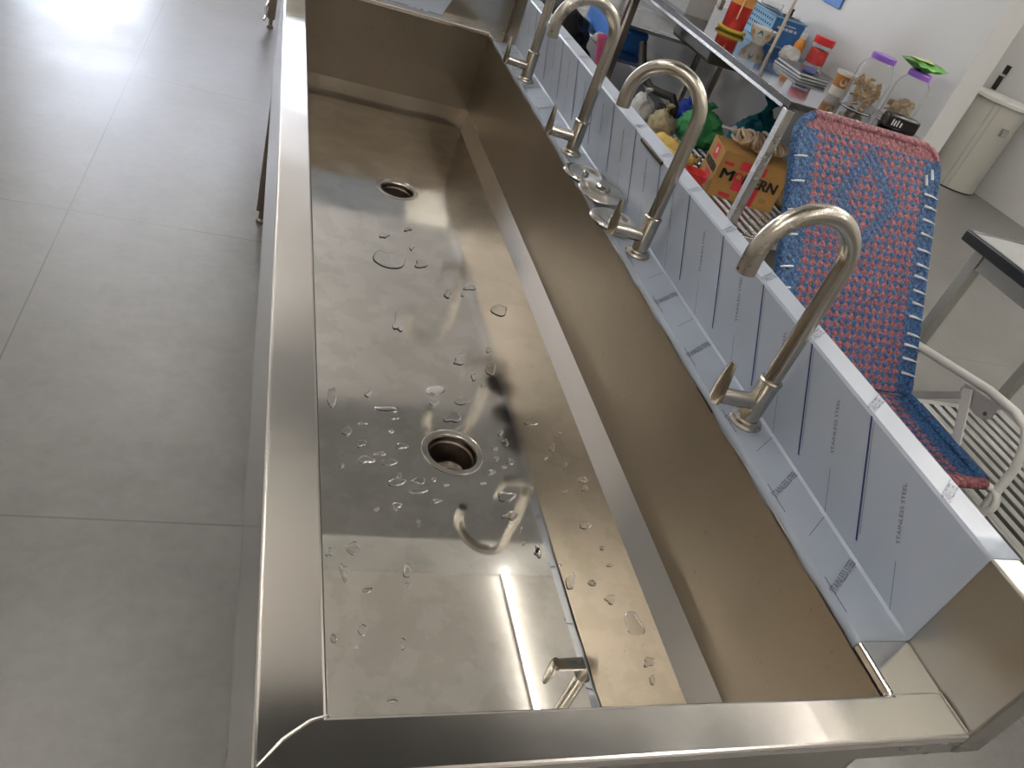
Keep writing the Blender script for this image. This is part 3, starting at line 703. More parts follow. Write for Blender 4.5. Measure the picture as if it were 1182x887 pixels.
side = thing('side_table', (2.42,.95,FZ), 'grey-topped table with thick black edge and slatted shelf at the right of the frame', 'table')
m = MB(); m.box((2.056,.306,-.030), (2.78,1.524,0)); m.build('table_top', plain('grey_table_top', (.34,.345,.355), .18, 0, .08, 3), side, .002)
m = MB()
m.box((2.04,.29,-.036), (2.056,1.54,.003)); m.box((2.056,1.524,-.036), (2.796,1.54,.003)); m.box((2.78,.29,-.036), (2.796,1.524,.003)); m.box((2.056,.29,-.036), (2.78,.306,.003))
m.build('black_edge', plain('black_rubber_edge', (.02,.022,.025), .3), side, .006, seg=3)
M['grey_leg'] = steel('grey_leg_steel', (.50,.50,.47), .3, .42, (1,1,30), 4, .03)
for x, y in ((2.118,1.495), (2.69,1.495), (2.118,.36), (2.69,.36)):
    m = MB(); m.box((x-.019,y-.019,FZ+.02), (x+.019,y+.019,-.037)); lg = m.build('leg', M['grey_leg'], side, .002)
    m = MB(); m.lathe([(0,0),(.018,0),(.018,.02),(0,.02)], (x,y,FZ), 14); m.build('foot', M['dark'], lg)
m = MB(); m.box((2.14,1.482,-.10), (2.668,1.508,-.037)); m.box((2.105,.38,-.10), (2.131,1.475,-.037)); m.build('apron_rail', M['grey_leg'], side, .002)
slat_shelf(side, 2.10, 2.708, .382, 1.474, -.62, .05, .030, M['grey_leg'])

# ------------------------------------------------------------------ second rack far behind
rack = thing('storage_rack', (2.28,5.35,FZ), 'steel storage rack beyond the long table, holding a blue tub', 'rack')
for z in (-.46, -.25, .02):
    m = MB(); m.box((2.0,4.62,z-.02), (2.56,6.1,z)); m.build('shelf', M['shelf_steel'], rack, .002)
for x in (1.985, 2.575):
    for y in (4.60, 6.12):
        m = MB(); m.box((x-.015,y-.015,FZ), (x+.015,y+.015,.05)); m.build('post', M['rust_leg'], rack, .002)

# ------------------------------------------------------------------ bags and goods
def film_plastic(name, col, tr, rough=.25, var=.2):
    m, nt, b = newmat(name); v = coords(nt)
    f = noise_tex(nt, v, 22, 5, .65)
    nt.links.new(ramp(nt, f, [(.3, [c*(1-var) for c in col]), (.7, [min(1, c*(1+var)) for c in col])]), b.inputs['Base Color'])
    inp(b, Roughness=rough, Transmission_Weight=tr, IOR=1.15, Specular_IOR_Level=.7)
    bump(nt, b, noise_tex(nt, v, 28, 6, .7), .9, .012); return m
def bag(name, c, r, mat, label, cat, seed, group=None, knot=True, amp=.22, kmat=None):
    t = thing(name, (c[0],c[1],c[2]-r[2]), label, cat, group)
    bm = bmesh.new(); bmesh.ops.create_icosphere(bm, subdivisions=4, radius=1)
    off = Vector((seed*3.1, seed*1.7, seed))
    for v in bm.verts:
        d = 1+amp*noise.fractal(v.co*1.6+off, 1.0, 2.0, 4)+.10*noise.noise(v.co*6+off)*amp/.2
        v.co *= d
        if v.co.z < -.72: v.co.z = -.72+(v.co.z+.72)*.1
    mnz = min(v.co.z for v in bm.verts); mxz = max(v.co.z for v in bm.verts)
    bm.verts.index_update()
    m = MB(); m.add([(c[0]+v.co.x*r[0], c[1]+v.co.y*r[1], c[2]-r[2]+(v.co.z-mnz)/(mxz-mnz)*2*r[2]) for v in bm.verts], [tuple(v.index for v in f.verts) for f in bm.faces]); bm.free()
    m.build('bag_body', mat, t, smooth=1.2)
    if knot:
        m = MB(); top = (c[0], c[1], c[2]+r[2]*.96); k = min(r)*.35; n = 20
        pr = [(0,-k*.2),(k*.45,-k*.1),(k*.3,k*.25),(k*.5,k*.7),(k*1.0,k*1.2)]
        m.lathe(pr, top, n)
        for i, v in enumerate(m.v):
            q = v-Vector(top); a = math.atan2(q.y, q.x); s = 1+.35*math.sin(a*5+seed)*min(1, max(0, q.z/k)); m.v[i] = Vector(top)+Vector((q.x*s, q.y*s, q.z+.2*k*math.sin(a*3)))
        o = m.build('knot', kmat or mat, t, smooth=1.2); sd = o.modifiers.new('solid','SOLIDIFY'); sd.thickness = .002
    return t
M['bag_white'] = film_plastic('white_bag', (.72,.72,.70), .25)
M['bag_green'] = film_plastic('green_bag', (.10,.46,.17), .25)
M['bag_teal'] = film_plastic('teal_bag', (.01,.14,.19), .1)
M['bag_yellow'] = film_plastic('cream_bag', (.52,.44,.28), .15)
M['bag_tan'] = film_plastic('tan_bag', (.45,.36,.20), .2)
M['bag_black'] = film_plastic('black_bag', (.015,.015,.017), 0, .3)
M['bag_clear'] = glass('clear_wrap', (.95,.95,.95), .12, 1.08, .95)
S = -.60
bag('plastic_bag', (1.965,3.86,S+.085), (.07,.09,.085), M['bag_white'], 'white tied plastic bag at the front edge of the lower shelf beside a black lid', 'bag', 1, 'bags on the lower shelf')
bag('plastic_bag', (2.035,3.68,S+.08), (.075,.085,.08), M['bag_yellow'], 'cream bag of food lying between the white bag and the green bag', 'bag', 2, 'bags on the lower shelf')
bag('plastic_bag', (2.30,3.73,S+.10), (.13,.14,.10), M['bag_green'], 'crumpled green plastic bag behind the third tap spout', 'bag', 3, 'bags on the lower shelf', amp=.3)
bag('plastic_bag', (2.45,3.42,S+.185), (.13,.14,.185), M['bag_teal'], 'dark teal plastic bag behind the cardboard box', 'bag', 4, 'bags on the lower shelf', amp=.25)
bag('plastic_bag', (2.515,3.05,S+.135), (.065,.10,.135), M['bag_tan'], 'tan translucent bag standing right of the cardboard box', 'bag', 5, 'bags on the lower shelf')
bag('plastic_bag', (2.36,4.02,S+.09), (.09,.10,.09), film_plastic('blue_bag', (.02,.05,.35), .05), 'deep blue bag under the bowl on the lower shelf', 'bag', 6, 'bags on the lower shelf')
bag('garbage_bag', (1.72,5.0,FZ+.24), (.26,.30,.24), M['bag_black'], 'large shiny black garbage bag on the floor behind the backsplash', 'bag', 7)
# black lidded jar and black hose
j = thing('lidded_jar', (2.09,3.83,S), 'small pale jar with a round black lid on the lower shelf', 'jar')
m = MB(); m.lathe([(0,0),(.05,0),(.055,.01),(.055,.09),(.045,.105),(0,.105)], (2.09,3.83,S), 28); m.build('jar_body', M['bag_white'], j)
m = MB(); m.lathe([(0,.104),(.048,.104),(.048,.13),(.044,.134),(0,.134)], (2.09,3.83,S), 28); m.build('lid', M['dark'], j)
m = MB(); m.tube([(2.03,4.30,-.27),(2.03,4.22,-.34),(2.04,4.14,-.41),(2.07,4.06,-.445),(2.11,3.98,-.44),(2.155,3.92,-.43),(2.18,3.89,-.47),(2.19,3.88,S+.0005)], .024, 14)
tag(m.build('rubber_hose', M['dark']), 'thick black rubber hose hanging in a bend below the steel bowl', 'hose')
# yellow pack, brown tubes, red bowl
m = MB()
ys = [3.25+.040*i for i in range(8)]
vs = []; 
for i, y in enumerate(ys):
    for q in range(7):
        vs.append((1.935+.14*q/6, y, S+.060+.012*math.sin(q*1.3+i*.8)+.012*math.sin(PI*q/6)))
fs = [(i*7+q, i*7+q+1, (i+1)*7+q+1, (i+1)*7+q) for i in range(7) for q in range(6)]
m.add(vs, fs); o = m.build('yellow_pack', film_plastic('yellow_wrap', (.75,.52,.16), .05)); sd = o.modifiers.new('s','SOLIDIFY'); sd.thickness = .055; sd.offset = -1
tag(o, 'flat yellow packet along the front of the lower shelf', 'packet')
t = thing('red_bowl', (1.99,3.03,S), 'small red plastic bowl beside the cardboard box corner', 'bowl')
m = MB(); m.lathe([(0,.004),(.03,.004),(.034,0),(.036,.004),(.055,.05),(.060,.085),(.057,.085),(.05,.045),(.03,.012),(0,.010)], (1.965,3.02,S), 32); m.build('bowl_body', plain('red_plastic', (.62,.03,.03), .3), t)
for i in range(4):
    m = MB(); p = Vector((2.105+.030*i, 3.36-.012*i, S+.0115)); m.tube([p, p+Vector((.06,.07,.02))], .011, 10)
    tag(m.build('snack_roll', plain('wafer_%d' % i, (.45,.30,.18), .5, 0, .3, 40)), 'brown and cream striped snack roll lying between yellow packet and green bag', 'snack', 'snack rolls on the shelf')

# cardboard box with printing
BC = Vector((2.04,2.985,S)); ex = Vector((.974,-.225,0)).normalized(); ey = Vector((-ex.y,ex.x,0)); ez = Vector((0,0,1))
BW, BDp, BH = .355, .235, .225
box = thing('cardboard_box', BC+ex*BW/2+ey*BDp/2, 'brown cardboard carton printed MODERN in black with red squares', 'box')
cb = plain('cardboard', (.40,.215,.06), .7, 0, .07, 6, .08, 80); red = plain('red_print', (.60,.03,.05), .6); blk = plain('black_print', (.02,.02,.02), .6); pale = plain('pale_print', (.75,.55,.40), .6)
lightcb = plain('pale_cardboard', (.62,.42,.22), .7, 0, .07, 6, .08, 80)
def cbx(u, v, z): return BC+ex*u+ey*v+ez*z
m = MB(); m.add([cbx(u,v,z) for z in (0,BH) for u, v in ((0,0),(BW,0),(BW,BDp),(0,BDp))], [(3,2,1,0),(4,5,6,7),(0,1,5,4),(1,2,6,5),(2,3,7,6),(3,0,4,7)]); m.build('carton', cb, box, .002)
m = MB(); m.add([cbx(u,v,z) for z in (BH+.0005,BH+.003) for u, v in ((.0,.0),(BW,.0),(BW,BDp/2-.001),(.0,BDp/2-.001))], [(3,2,1,0),(4,5,6,7),(0,1,5,4),(1,2,6,5),(2,3,7,6),(3,0,4,7)])
m.add([cbx(u,v,z) for z in (BH+.0005,BH+.003) for u, v in ((.0,BDp/2+.001),(BW,BDp/2+.001),(BW,BDp),(.0,BDp))], [(3,2,1,0),(4,5,6,7),(0,1,5,4),(1,2,6,5),(2,3,7,6),(3,0,4,7)])
m.build('flap', cb, box, .0008)
m = MB(); h = -.0014
g = lambda u, z, hh=h: cbx(u, hh, z)
quad(m, g(.105,.160), ex, ez, .135, .045, 1); quad(m, g(.105,.055), ex, ez, .095, .060, 1); quad(m, g(.20,.0), ex, ez, .045, .10, 1); quad(m, g(.06,.012), ex, ez, .06, .02, 1)
quad(m, g(.27,.035), ex, ez, .035, .025, 2); quad(m, g(.02,.165), ex, ez, .05, .016, 1)
h2 = -.0022
def bold_text(mb, td, org, d, u, L_, H_, mi=0, wt=.0016):
    for k in range(5):
        put_text(mb, td, Vector(org)+Vector(d)*(k-2)*wt+Vector(u)*((k % 2)*.0008), d, u, L_, H_, mi)
bold_text(m, text_data('M'), g(.028,.095,h2), ex, ez, .062, .052, 0); bold_text(m, text_data('DERN'), g(.15,.095,h2), ex, ez, .175, .052, 0)
bold_text(m, text_data('O'), g(.094,.095,h2), ex, ez, .050, .052, 1)
g2 = lambda v, z, hh=-.0014: cbx(hh, v, z); lx = -ey
quad(m, g2(.150,.150), lx, ez, .075, .066, 1); quad(m, g2(.150,.020), lx, ez, .085, .066, 1)
m.lathe([(0,.0),(.016,.0)], (0,0,0), 20, Matrix(((0,0,1),(0,1,0),(1,0,0))), 3)
for i in range(len(m.v)-21, len(m.v)): m.v[i] = g2(.113,.186,-.0022)+lx*m.v[i].y+ez*m.v[i].z
bold_text(m, text_data('MODERN'), g2(.205,.098,-.0022), lx, ez, .175, .040, 0)
bold_text(m, text_data('110 g'), g2(.19,.012,-.0022), lx, ez, .06, .014, 0)
build_split(m, ('black_lettering', 'red_print', 'stamp_print', 'emblem'), [blk, red, plain('stamp_print', (.30,.17,.07), .7), pale], box)
# coiled dough-like noodles in a clear bag on the carton
nb = thing('noodle_bag', (2.26,3.05,S+BH+.004), 'clear bag of thick beige noodles lying on the cardboard carton', 'bag')
rs = random.Random(9)
m = MB(); nc = cbx(.19,.13,BH+.058)
for i in range(16):
    pc = nc+ex*(-.125+.016*i)+ey*rs.uniform(-.015,.015)+ez*rs.uniform(-.008,.012)
    rr = .045*(1-.35*abs(i-8)/8)
    m.tube([pc+ey*(rr*1.5*math.cos(a))+ez*(rr*.8*math.sin(a))+ex*(.012*math.sin(2*a+i)) for a in [2*PI*k/14 for k in range(14)]], .0088, 8, closed=True)
m.build('noodles', plain('noodle_beige', (.56,.42,.29), .45, 0, .12, 30), nb)
m = MB(); m.lathe([(.0,-.05),(.012,-.045),(.006,-.02),(.014,.0),(.035,.02)], (0,0,0), 18)
for i, v in enumerate(m.v): m.v[i] = nc+ex*(-.17+v.z*1.0)+ey*v.x+ez*(v.y*.6+.015)
o = m.build('bag_neck', M['bag_white'], nb); sd = o.modifiers.new('s','SOLIDIFY'); sd.thickness = .0015

# ------------------------------------------------------------------ things on the long table
Z = TZ+.0003
def jar(c, r, h, label, fill, lidcol, fillh):
    t = thing('plastic_jar', c, label, 'jar', 'clear jars with purple lids'); x, y, z = c
    m = MB(); m.lathe([(0,0),(r*.92,0),(r,.008),(r,h*.68),(r*.9,h*.80),(r*.62,h*.90),(r*.62,h*.93),(r*.60,h*.93),(r*.60,h*.90),(r*.87,h*.79),(r*.965,h*.67),(r*.965,.010),(r*.9,.004),(0,.004)], c, 40); m.build('jar_body', M['clear'], t)
    m = MB(); m.lathe([(r*.64,h*.90),(r*.70,h*.90),(r*.70,h*.985),(r*.66,h),(0,h)], c, 40); m.build('lid', plain('purple_lid', lidcol, .35), t)
    m = MB(); rs = random.Random(int(x*1000))
    for i in range(46):
        a = rs.uniform(0, 6.28); q = r*.72*math.sqrt(rs.random()); zz = .014+fillh*rs.random()
        Mx = Matrix.Translation((x+q*math.cos(a), y+q*math.sin(a), z+zz)) @ Matrix.Rotation(rs.uniform(0,3), 4, 'X') @ Matrix.Rotation(rs.uniform(0,3), 4, 'Z')
        m.box((-.013,-.013,-.003), (.013,.013,.003), 0, Mx)
    o = m.build('biscuits', fill, t, .001); o['kind'] = 'stuff'
    return t
M['clear'] = glass('clear_plastic', (.96,.97,.97), .04, 1.12, .96)
bisc = plain('biscuit_brown', (.52,.33,.14), .6, 0, .25, 40)
jar((2.375,2.715,Z), .078, .235, 'clear jar with purple lid and brown biscuits, left of the pair', bisc, (.23,.10,.48), .11)
jar((2.525,2.640,Z), .072, .225, 'clear jar with purple lid under a green snack packet', plain('biscuit_pale', (.50,.36,.20), .6, 0, .2, 40), (.23,.10,.48), .085)
# green packet: pillow with crimped ends lying on the lid
t = thing('snack_packet', (2.525,2.64,Z+.225), 'green foil snack packet lying on a purple jar lid', 'packet')
m = MB(); nu, nv = 12, 8; vs = []
for s_ in (1, -1):
    for i in range(nu+1):
        for q in range(nv+1):
            u = i/nu*2-1; v = q/nv*2-1
            th = .020*max(0, (1-u*u))**.6*max(0, (1-v*v))**.5
            vs.append((2.54+.10*u, 2.665+.055*v+.012*u, Z+.246+s_*th+.010*u*u+.003*math.sin(9*u+2*v)))
k = (nu+1)*(nv+1)
fs = [(i*(nv+1)+q, (i+1)*(nv+1)+q, (i+1)*(nv+1)+q+1, i*(nv+1)+q+1) for i in range(nu) for q in range(nv)]
m.add(vs, fs+[tuple(k+a for a in reversed(f)) for f in fs]); m.build('foil_pouch', plain('green_foil', (.10,.36,.05), .25, .2, .25, 14), t, smooth=1)
m = MB(); m.box((2.47,2.63,Z+.2675), (2.56,2.69,Z+.2685)); m.lathe([(0,0),(.02,.001),(.018,.004),(0,.005)], (2.545,2.66,Z+.268), 18); m.build('label_patch', plain('yellow_green_print', (.55,.62,.22), .4), t)
# black pack with pale lettering
t = thing('black_tub', (2.475,2.535,Z), 'squat glossy black tub with pale lettering in front of the purple-lidded jars', 'tub')
m = MB(); Mx = Matrix.Translation((2.475,2.535,Z)) @ Matrix.Rotation(-.22, 4, 'Z')
m.box((-.075,-.033,0), (.075,.033,.062), 0, Mx); m.build('tub_body', plain('gloss_black', (.015,.012,.012), .15), t, .012, seg=3)
m = MB()
for i, (x0, hh) in enumerate(((-.052,.026),(-.040,.022),(-.028,.026),(-.012,.020))):
    m.add([Mx @ Vector(q) for q in ((x0,-.0335,.018),(x0+.006,-.0335,.018),(x0+.006,-.0335,.018+hh),(x0,-.0335,.018+hh))], [(0,1,2,3)])
m.build('pale_lettering', M['white_cord'], t, smooth=0)
# paper cup with orange band
t = thing('paper_cup', (2.375,2.885,Z), 'white paper cup with an orange-brown printed band beside the jars', 'cup')
m = MB(); m.lathe([(0,.004),(.034,.004),(.035,0),(.036,.004),(.045,.100),(.0465,.103),(.044,.103),(.034,.010),(0,.008)], (2.375,2.885,Z), 36); m.build('cup_body', plain('cup_white', (.72,.70,.65), .5), t)
m = MB(); r0, r1 = .0398, .0443; vs = []; nn = 12
for i in range(nn+1):
    a = PI*.86+PI*.62*i/nn; vs += [(2.375+r0*math.cos(a), 2.885+r0*math.sin(a), Z+.038), (2.375+r1*math.cos(a), 2.885+r1*math.sin(a), Z+.090)]
m.add(vs, [(2*i, 2*i+2, 2*i+3, 2*i+1) for i in range(nn)]); m.build('printed_band', plain('orange_brown_print', (.42,.17,.04), .5), t)
m = MB(); vs = []
for (a0, zz, rr) in ((4.15,.062,.016),):
    vs = []
    for i in range(17):
        a = 2*PI*i/16; th = a0+rr*math.cos(a)/.042; vs.append((2.375+.0432*math.cos(th), 2.885+.0432*math.sin(th), Z+zz+rr*math.sin(a)))
    m.add(vs[:-1], [tuple(range(16))])
m.build('face_patch', plain('cream_print', (.75,.66,.50), .5), t)
# notebooks
for i, (mat, lab) in enumerate(((plain('navy_cover', (.02,.03,.07), .35), 'dark notebook at the bottom of the stack on the long table'), (plain('black_cover', (.02,.02,.02), .3), 'dark notebook with white page edges on top of the stack'))):
    t = thing('notebook', (2.31,3.12,Z+.014*i), lab, 'notebook', 'stacked notebooks')
    Mx = Matrix.Translation((2.31+.006*i,3.12,Z+.0143*i)) @ Matrix.Rotation(.10-.12*i, 4, 'Z')
    m = MB(); m.box((-.085,-.115,0), (.085,.115,.0015), 0, Mx); m.box((-.085,-.115,.0115), (.085,.115,.013), 0, Mx); m.build('cover', mat, t)
    m = MB(); m.box((-.082,-.112,.0016), (.082,.112,.0114), 0, Mx); m.build('pages', M['white_cord'], t)
m = MB(); Mx = Matrix.Translation((2.33,3.09,Z+.0290)) @ Matrix.Rotation(.9, 4, 'Z')
m.box((-.08,-.028,0), (.08,.028,.010), 0, Mx); tag(m.build('pencil_case', plain('blue_case', (.03,.08,.25), .35), None, .004), 'slim blue case lying on the stacked notebooks', 'case')
# red-lidded jar, orange bottle
t = thing('candy_jar', (2.53,3.37,Z), 'clear jar with a red lid and red printed label behind the notebooks', 'jar')
m = MB(); m.lathe([(0,0),(.045,0),(.048,.006),(.048,.115),(.040,.125),(.038,.125),(.045,.112),(.045,.010),(0,.005)], (2.53,3.37,Z), 36); m.build('jar_body', M['clear'], t)
m = MB(); m.lathe([(.049,.118),(.053,.118),(.053,.150),(.050,.153),(0,.153)], (2.53,3.37,Z), 36); m.build('lid', plain('red_lid', (.62,.03,.03), .3), t)
m = MB(); m.lathe([(.0487,.025),(.0487,.095)], (2.53,3.37,Z), 36); m.build('label_band', plain('red_label', (.55,.05,.05), .4, 0, .3, 30), t)
t = thing('sauce_bottle', (2.44,3.42,Z), 'small orange sauce bottle left of the red-lidded jar', 'bottle')
m = MB(); m.lathe([(0,0),(.025,0),(.027,.006),(.026,.08),(.018,.10),(.014,.112),(0,.112)], (2.44,3.42,Z), 28); m.build('bottle_body', plain('orange_sauce', (.72,.26,.03), .2), t)
m = MB(); m.lathe([(.016,.108),(.017,.110),(.016,.132),(0,.135)], (2.44,3.42,Z), 24); m.build('cap', M['white_cord'], t)
bag('plastic_bag', (2.37,3.36,Z+.035), (.05,.055,.035), M['bag_white'], 'small white bag next to the orange sauce bottle on the long table', 'bag', 11, None, False)
# basket with pot and cup, painted bowl
bk = thing('plastic_basket', (2.50,3.83,Z), 'light blue perforated plastic basket on the long table', 'basket')
bx0, bx1, by0, by1, bz = 2.405, 2.598, 3.675, 3.99, .135
mb_l = plain('light_blue_plastic', (.18,.42,.66), .35); mb_d = plain('mid_blue_plastic', (.04,.16,.42), .35)
m = MB(); m.box((bx0,by0,Z), (bx1,by1,Z+.004)); m.box((bx0,by0,Z+.004), (bx0+.004,by1,Z+bz)); m.box((bx0+.004,by1-.004,Z+.004), (bx1,by1,Z+bz)); m.box((bx1-.004,by0,Z+.004), (bx1,by1-.004,Z+bz)); m.build('basket_body', mb_l, bk, .0015)
m = MB(); m.box((bx0+.004,by0,Z+.004), (bx1-.004,by0+.004,Z+bz)); m.build('end_panel', mb_d, bk, .001)
m = MB()
m.box((bx0-.008,by0-.008,Z+bz), (bx0+.006,by1+.008,Z+bz+.008)); m.box((bx1-.006,by0-.008,Z+bz), (bx1+.004,by1+.008,Z+bz+.008)); m.box((bx0+.006,by0-.008,Z+bz), (bx1-.006,by0+.006,Z+bz+.008)); m.box((bx0+.006,by1-.006,Z+bz), (bx1-.006,by1+.008,Z+bz+.008)); m.build('basket_rim', mb_l, bk, .003)
m = MB()
for i in range(11):
    for q in range(4): m.box((bx0-.0008,by0+.025+.026*i,Z+.03+.026*q), (bx0-.0002,by0+.037+.026*i,Z+.042+.026*q))
m.build('perforations', plain('hole_shadow', (.015,.05,.12), .6), bk)
m = MB()
for i, (x, wd_) in enumerate(((.03,.018),(.055,.022),(.083,.016),(.105,.024),(.138,.016))): m.box((bx0+x,by0-.0008,Z+.085), (bx0+x+wd_,by0-.0002,Z+.098))
for i, (x, wd_) in enumerate(((.05,.03),(.088,.05))): m.box((bx0+x,by0-.0008,Z+.108), (bx0+x+wd_,by0-.0002,Z+.114))
m.build('white_print', M['white_cord'], bk)
t = thing('aluminium_pot', (2.52,3.745,Z+.0045), 'small aluminium pot with black lid knob standing in the blue basket', 'pot')
m = MB(); m.lathe([(0,0),(.052,0),(.056,.006),(.056,.145),(.059,.148),(.059,.152),(0,.158)], (2.525,3.75,Z+.0045), 36); m.build('pot_body', M['chrome'], t)
m = MB(); m.lathe([(0,.156),(.009,.157),(.008,.172),(.011,.180),(0,.184)], (2.525,3.75,Z+.0045), 18); m.build('lid_knob', M['dark'], t)
m = MB(); m.box((2.505,3.692,Z+.075), (2.53,3.6935,Z+.10)); m.build('red_mark', red, t)
t = thing('clear_cup', (2.49,3.90,Z+.0045), 'ribbed clear plastic cup standing in the blue basket', 'cup')
m = MB(); m.lathe([(0,0),(.045,0),(.062,.17),(.065,.172),(.060,.172),(.043,.006),(0,.006)], (2.485,3.90,Z+.0045), 30); m.build('cup_body', M['clear'], t)
m = MB()
for zz in (.05,.08,.11,.14): m.lathe([(.045+.1*zz+.0006,zz),(.045+.1*zz+.0022,zz+.002),(.045+.1*zz+.0008,zz+.004)], (2.485,3.90,Z+.0045), 30)
m.build('rib', M['white_cord'], t)
t = thing('painted_bowl', (2.325,3.59,Z), 'white bowl painted with orange and green motifs in front of the basket', 'bowl')
BP = (2.315,3.588,Z)
m = MB(); m.lathe([(0,.004),(.03,.004),(.032,0),(.034,.004),(.036,.012),(.058,.04),(.070,.080),(.067,.080),(.055,.042),(.03,.016),(0,.014)], BP, 40); m.build('bowl_body', plain('ceramic_white', (.70,.68,.62), .2), t)
om = plain('orange_paint', (.66,.28,.05), .3); gm = plain('green_paint', (.03,.22,.20), .3)
for a0, mt, sz in ((3.35,om,.014),(4.05,gm,.018),(4.70,om,.014),(5.3,gm,.012),(2.8,gm,.012)):
    m = MB(); vs = []
    for zz, fr_ in ((-1,.8),(0,1),(1,.35)):
        for s_ in (-1,1):
            z_ = .052+zz*sz; r_ = (.058+(z_-.04)*.30 if z_ > .04 else .036+(z_-.012)*.786)+.0012; th = a0+s_*fr_*sz*.8/.06
            vs.append((BP[0]+r_*math.cos(th), BP[1]+r_*math.sin(th), Z+z_))
    m.add(vs, [(0,1,3,2),(2,3,5,4)]); m.build('motif', mt, t)
m = MB(); m.bar((2.31,3.575,Z+.03), (2.35,3.53,Z+.105), .006, .003); tag(m.build('black_spoon', M['dark'], None, .001), 'black spoon handle sticking out of the painted bowl', 'spoon')
# drink jug on a yellow plate
t = thing('yellow_plate', (2.20,3.70,Z), 'yellow round plate under the jug of red drink', 'plate')
m = MB(); m.lathe([(0,0),(.070,0),(.080,.008),(.082,.018),(.077,.022),(.068,.020),(0,.020)], (2.20,3.70,Z), 40); m.build('plate_body', plain('yellow_plastic', (.62,.45,.06), .35), t)
t = thing('drink_jug', (2.20,3.70,Z+.0205), 'tall jug of red drink with an orange top on a yellow plate', 'jug')
m = MB(); m.lathe([(0,0),(.058,0),(.060,.006),(.062,.115),(0,.115)], (2.20,3.70,Z+.0205), 36); m.build('red_drink', plain('red_liquid', (.45,.015,.012), .12, 0, .1, 10, Coat_Weight=.5), t)
m = MB(); m.lathe([(.0621,.115),(.064,.26),(.060,.265),(0,.265)], (2.20,3.70,Z+.0205), 36); m.build('orange_top', plain('orange_plastic', (.70,.32,.08), .25), t)
m = MB(); m.bar((2.170,3.642,Z+.07), (2.164,3.628,Z+.24), .010, .004, (1,0,0)); m.build('pale_strip', plain('peach_strip', (.75,.48,.25), .4), t, .001)
# clear storage box
t = thing('storage_box', (2.06,3.88,Z), 'frosted clear storage box left of the drink jug', 'box')
m = MB(); m.box((1.96,3.80,Z), (2.11,4.10,Z+.003)); m.box((1.96,3.80,Z+.003), (1.963,4.10,Z+.11)); m.box((2.107,3.80,Z+.003), (2.11,4.10,Z+.11)); m.box((1.963,3.80,Z+.003), (2.107,3.803,Z+.11)); m.box((1.963,4.097,Z+.003), (2.107,4.10,Z+.11)); m.build('box_body', film_plastic('frosted_plastic', (.55,.57,.56), .4, .3, .05), t)
m = MB(); m.box((1.955,3.795,Z+.1105), (2.115,4.105,Z+.118)); m.build('lid', film_plastic('grey_plastic', (.45,.47,.46), .2, .3, .05), t, .002)
# far rack goods
t = thing('blue_tub', (2.17,5.1,-.46), 'blue plastic tub on the lower shelf of the far rack', 'tub')
m = MB(); m.box((2.06,4.85,-.4598), (2.32,5.45,-.31)); m.build('tub_body', plain('blue_plastic', (.02,.15,.52), .35), t, .03, seg=4)
m = MB(); m.box((2.05,4.84,-.31), (2.33,5.46,-.297)); m.build('tub_rim', plain('blue_rim', (.03,.18,.58), .35), t, .005)
for i, y in enumerate((4.93, 5.30)):
    t = thing('white_bowl', (2.025,y,-.46), ('upturned white bowl before the near end of the blue tub', 'upturned white bowl before the far end of the blue tub')[i], 'bowl', 'white bowls on the far rack')
    m = MB(); m.lathe([(.05,0),(.048,.02),(.035,.045),(.018,.055),(.018,.06),(0,.06)], (2.008,y,-.4598), 28); o = m.build('bowl_body', plain('bowl_white_%d' % i, (.62,.60,.55), .4), t); sd = o.modifiers.new('s','SOLIDIFY'); sd.thickness = .002
m = MB(); rows = []
for i in range(9):
    v = i/8; rows.append([(1.885-(.026-.012*v)*q, 4.33-.012*math.sin(q*1.1+i*.4)+.02*v, -.27-.22*v-.03*(q/5)) for q in range(6)])
m.add([p for r in rows for p in r], [(i*6+q, i*6+q+1, (i+1)*6+q+1, (i+1)*6+q) for i in range(8) for q in range(5)])
o = m.build('cleaning_cloth', plain('pink_cloth', (.62,.12,.28), .8, 0, .12, 30)); sd = o.modifiers.new('s','SOLIDIFY'); sd.thickness = .006
tag(o, 'pink cloth hanging by the dark far leg of the long table', 'cloth')
# blue sign on the partition
m = MB(); m.box((2.690,3.62,.285), (2.6995,3.80,.40)); tag(m.build('wall_notice', plain('blue_sign', (.05,.22,.62), .35), None, .003), 'blue rectangular notice fixed to the white partition', 'sign')

# ------------------------------------------------------------------ pedal bin in the room beyond
t = thing('dust_bin', (5.42,4.93,FZ), 'tall beige cylindrical bin with flat lid standing on the floor by the far white wall', 'bin')
bc = (5.43,4.93,FZ); bmz = plain('beige_bin_paint', (.50,.49,.44), .35, .2, .04, 3)
m = MB(); m.lathe([(0,.012),(.215,.012),(.215,.70),(0,.70)], bc, 48); m.build('bin_body', bmz, t)
m = MB(); m.lathe([(0,0),(.217,0),(.218,.012),(0,.012)], bc, 48); m.build('base_ring', M['dark'], t)
m = MB(); m.lathe([(0,.701),(.232,.701),(.238,.708),(.238,.730),(.228,.738),(0,.742)], bc, 48); m.build('lid', M['white_paint'], t)
m = MB()
for a in (3.75, 3.95): m.bar((bc[0]+.217*math.cos(a), bc[1]+.217*math.sin(a), FZ+.02), (bc[0]+.217*math.cos(a), bc[1]+.217*math.sin(a), FZ+.695), .012, .004, (math.cos(a),math.sin(a),0))
m.build('seam_strip', M['grey_paint'], t, .001)
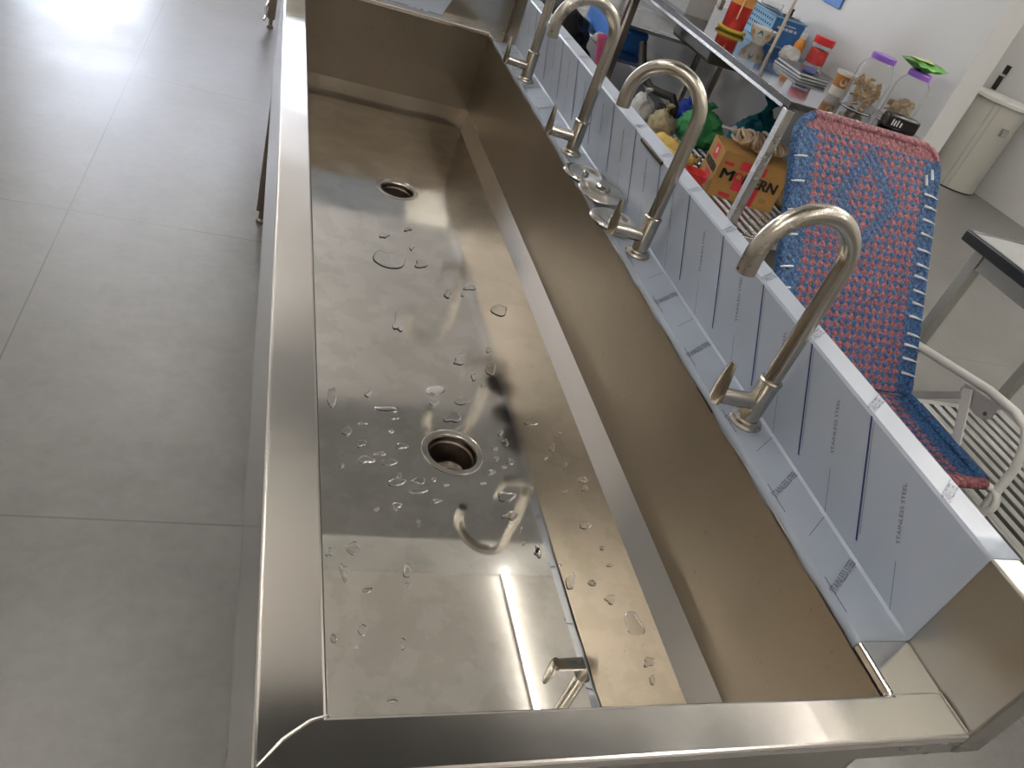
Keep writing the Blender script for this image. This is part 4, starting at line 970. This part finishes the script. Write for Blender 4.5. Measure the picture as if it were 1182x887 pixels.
a = 4.55; px, py = bc[0]+.225*math.cos(a), bc[1]+.225*math.sin(a)
m = MB(); m.box((px-.03,py-.02,FZ+.50), (px+.03,py+.008,FZ+.56)); m.box((px-.045,py-.03,FZ+.535), (px+.02,py-.02,FZ+.552)); m.build('latch', M['chrome'], t, .003)
m = MB(); m.box((5.660,5.30,-.02), (5.679,5.34,.09)); m.box((5.660,5.29,.11), (5.679,5.33,.18)); struct(m.build('trim_9', M['dark'], smooth=0))


# ------------------------------------------------------------------ light
wd = bpy.data.worlds.new('world'); SC.world = wd; wd.use_nodes = True
nt = wd.node_tree; bg = nt.nodes['Background']
sky = nt.nodes.new('ShaderNodeTexSky')
try: sky.sky_type = 'NISHITA'
except Exception: pass
sky.sun_disc = False; sky.sun_elevation = math.radians(50); sky.sun_rotation = math.radians(200)
wmix = nt.nodes.new('ShaderNodeMixRGB'); wmix.inputs[0].default_value = .8; wmix.inputs[2].default_value = (SKYW*.97, SKYW*.97, SKYW*1.06, 1)
nt.links.new(sky.outputs[0], wmix.inputs[1]); nt.links.new(wmix.outputs[0], bg.inputs[0]); bg.inputs[1].default_value = SKY
for nme, x0, x1, z0, z1 in (('door_daylight', DX0, DX1, FZ, DZ), ('window_daylight', TX0, TX1, TZ0, TZ1)):
    la = bpy.data.lights.new(nme, 'AREA'); la.shape = 'RECTANGLE'; la.size = x1-x0; la.size_y = z1-z0
    la.cycles.is_portal = True
    lo = bpy.data.objects.new(nme, la); COL.objects.link(lo); lo.location = ((x0+x1)/2, Y1+.21, (z0+z1)/2)
    lo.rotation_euler = (-PI/2, 0, 0)
SC.view_settings.view_transform = 'Standard'; SC.view_settings.look = 'None'; SC.view_settings.gamma = 1
SC.view_settings.use_curve_mapping = False; SC.view_settings.exposure = EXPO
SC.cycles.max_bounces = 10; SC.cycles.glossy_bounces = 6; SC.cycles.transmission_bounces = 8; SC.cycles.diffuse_bounces = 4
SC.cycles.use_denoising = True; SC.cycles.sample_clamp_indirect = 6
